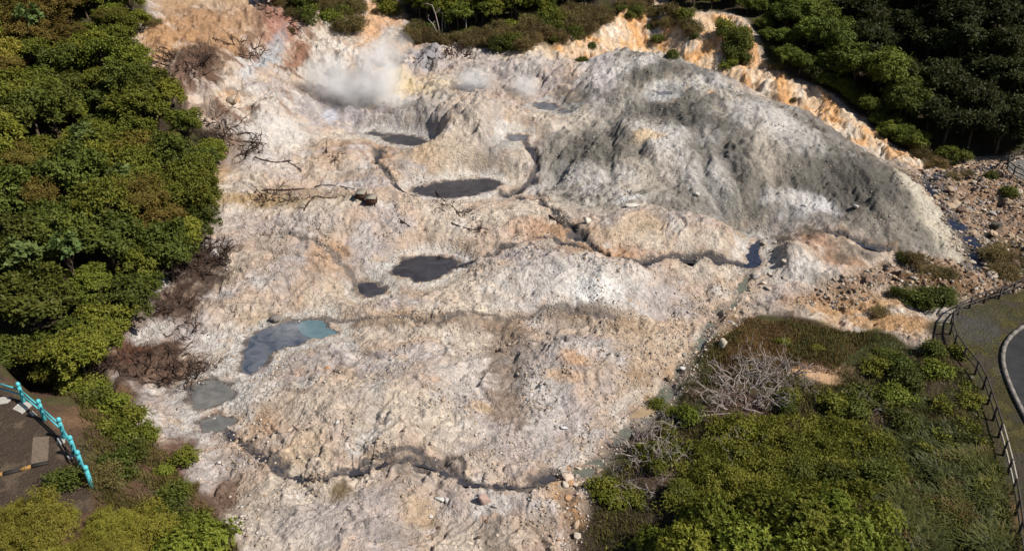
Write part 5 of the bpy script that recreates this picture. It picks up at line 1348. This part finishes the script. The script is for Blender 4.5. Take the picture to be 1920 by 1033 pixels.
slab([(62,820),(92,818),(90,868),(58,873)], TERR_Z, .012, simple('worn_paving', (.17,.13,.095), .9, .45, 7), 'paving_patch', 'worn brown paving patch inside the terrace', 'paving')
k = thing('kerb', 'black kerb with flaking yellow paint crossing the terrace', 'kerb', tuple(on_ray(40, 884, (CAM_H-TERR_Z)/(-raydir(40,884)[2])*raydir(40,884)[1])))
kp = np.array([on_ray(u, v, (CAM_H-TERR_Z)/(-raydir(u, v)[2])*raydir(u, v)[1]) for u, v in [(-60,901),(-5,892),(6,890),(38,882),(59,876),(92,868)]])-np.array(k.location)
for i in range(5):
    m = MB(); a, b = kp[i], kp[i+1]; d = b-a; L_ = np.hypot(d[0], d[1])
    m.box(tuple((a+b)/2+[0, 0, .05]), (L_-.01, .16, .14), math.atan2(d[1], d[0]), .008); o = obj('kerb_stone', m.mesh('kerb_stone', YELLOW if i in (1, 3) else BLACKP), k)

# ------------------------------------------------------------------ path fence, road, fenced pad
def rail_fence(line, spacing, name, label, hgt, zf, pale=(), rails=(.45, .9)):
    L = chaikin(line, 1, False)
    seg = np.hypot(*np.diff(L, axis=0).T); cum = np.concatenate([[0], np.cumsum(seg)])
    s = np.arange(0, cum[-1], spacing)
    P = np.c_[np.interp(s, cum, L[:, 0]), np.interp(s, cum, L[:, 1])]
    Pz = np.array([zf(x, y) for x, y in P]); P = np.c_[P, Pz]
    root = thing(name, label, 'fence', tuple(P[len(P)//2])); c = P[len(P)//2]
    for p in P:
        m = MB(); m.box(tuple(p-c+[0, 0, hgt/2-.15]), (.11, .11, hgt+.3), rng.uniform(0, .3), .006); obj('post', m.mesh('post', DARKRAIL), root)
    for h in rails:
        for i in range(len(P)-1):
            m = MB(); u_, v_ = to_px(*P[i])
            m.tube(np.array([P[i], P[i+1]])-c+[0, 0, h], .05, 5)
            o = obj('rail', m.mesh('rail', PALERAIL if pale and pale[0] < v_ < pale[1] else DARKRAIL), root)
            if pale and pale[0] < v_ < pale[1]: o['label'] = 'pale weathered rail'
    return root
rail_fence(fence_line, 1.5, 'wooden_fence', 'long dark wooden rail fence curving beside the grassy path', .95, lambda x, y: max(g1(x, y), ROAD_Z-.35), (815, 925))
rail_fence(pad_line, 1.6, 'pad_fence', 'dark rail fence around the corner of the pale pad', .95, lambda x, y: max(g1(x, y), PAD_Z-.3))
ke = chaikin(np.array([on_ray(u, v, (CAM_H-ROAD_Z)/(-raydir(u, v)[2])*raydir(u, v)[1])[:2] for u, v in [(2010,565),(1965,585),(1935,602),(1915,615),(1893,632),(1880,655),(1879,685),(1890,718),(1905,752),(1925,790),(1960,850)]]), 2, False)
inn = np.array([[62, ke[0, 1]+2], [62, ke[-1, 1]-8]])
Pr = np.vstack([ke, inn[::-1]])
me = bpy.data.meshes.new('road'); me.from_pydata([(x, y, ROAD_Z+.012) for x, y in Pr], [], [list(range(len(Pr)))]); me.materials.append(ASPHALT)
tag(obj('road', me), kind='structure')
kr = thing('road_kerb', 'pale concrete kerb along the bend of the road', 'kerb', (ke[8, 0], ke[8, 1], ROAD_Z))
cumk = np.concatenate([[0], np.cumsum(np.hypot(*np.diff(ke, axis=0).T))]); sk = np.arange(0, cumk[-1], .9)
kq = np.c_[np.interp(sk, cumk, ke[:, 0]), np.interp(sk, cumk, ke[:, 1])]
for a, b in zip(kq[:-1], kq[1:]):
    d = b-a; m = MB(); m.box(((a+b)[0]/2-ke[8, 0], (a+b)[1]/2-ke[8, 1], .03), (np.hypot(*d)-.015, .22, .24), math.atan2(d[1], d[0]), .006)
    obj('kerb_stone', m.mesh('kerb_stone', KERBM), kr)
pp = pad_P.mean(0); Pq = pp+(pad_P-pp)*.93
me = bpy.data.meshes.new('parking_pad'); me.from_pydata([(x, y, PAD_Z+.06) for x, y in Pq], [], [list(range(len(Pq)))]); me.materials.append(PADM)
tag(obj('parking_pad', me), kind='structure')

# ------------------------------------------------------------------ steam
def steam(u, v, up, size, dens, label, seed, lean=(0,0)):
    import bmesh
    x, y, z = drop(u, v)
    bm = bmesh.new(); bmesh.ops.create_icosphere(bm, subdivisions=4, radius=1)
    V = np.array([q.co[:] for q in bm.verts]); Fc = np.array([[q.index for q in f.verts] for f in bm.faces]); bm.free()
    n = fbm(V[:, 0]*1.0+seed, V[:, 2]*1.0+V[:, 1], 1.1, 3, seed)
    V = V*(1+.22*n)[:, None]
    me = mesh_from('steam', V, Fc)
    M = Mat('steam_'+'cloud'); tc = M.n('ShaderNodeTexCoord').outputs['Object']
    ln = M.n('ShaderNodeVectorMath', operation='LENGTH'); M.l(tc, ln.inputs[0])
    mp = M.n('ShaderNodeMapping'); mp.inputs['Location'].default_value = (seed, seed*.7, 0); M.l(tc, mp.inputs['Vector'])
    nz = M.noise(1.5, 6, 0.62, mp.outputs[0], 1.2)
    f = M.math('SUBTRACT', 1.0, M.math('POWER', ln.outputs['Value'], 1.6), True)
    g = M.math('SUBTRACT', M.math('MULTIPLY', nz, 3.2), 1.15, True)
    d = M.math('MULTIPLY', M.math('MULTIPLY', f, g), dens)
    pv = M.n('ShaderNodeVolumePrincipled'); pv.inputs['Color'].default_value = (.985, .985, .99, 1); pv.inputs['Anisotropy'].default_value = 0.0
    M.l(d, pv.inputs['Density']); M.l(pv.outputs[0], M.out.inputs['Volume'])
    me.materials.append(M.m)
    o = obj('steam_cloud', me, None, (x+lean[0], y+lean[1], z+up)); o.scale = size
    tag(o, label, 'steam')
steam(700, 190, 2.6, (3.2, 2.4, 4.2), 1.7, 'thickest white steam plume rising from the vent', 3, (.9, .6))
steam(672, 195, 1.5, (3.8, 2.4, 2.4), 1.7, 'low white steam at the foot of the thick plume', 21)
steam(620, 185, 2.2, (3.4, 2.4, 2.9), 1.3, 'thinner steam drifting west of the thick plume', 7)
steam(748, 203, .7, (2.8, 1.6, 1.0), 1.3, 'low steam hugging the ground east of the plume', 9)
steam(735, 125, 2.2, (2.6, 1.8, 2.2), 1.0, 'torn steam wisp at the top of the plume', 25, (.4, 0))
steam(890, 165, .8, (2.4, 1.8, 1.5), 1.3, 'faint steam wisp over the small fumarole', 12)
steam(985, 180, .9, (1.8, 1.6, 1.7), 1.3, 'faint steam wisp beside the slate pool behind the mound', 15)
steam(545, 632, .4, (1.5, 1.2, .7), .9, 'faint steam lying over the slate blue pool', 18)
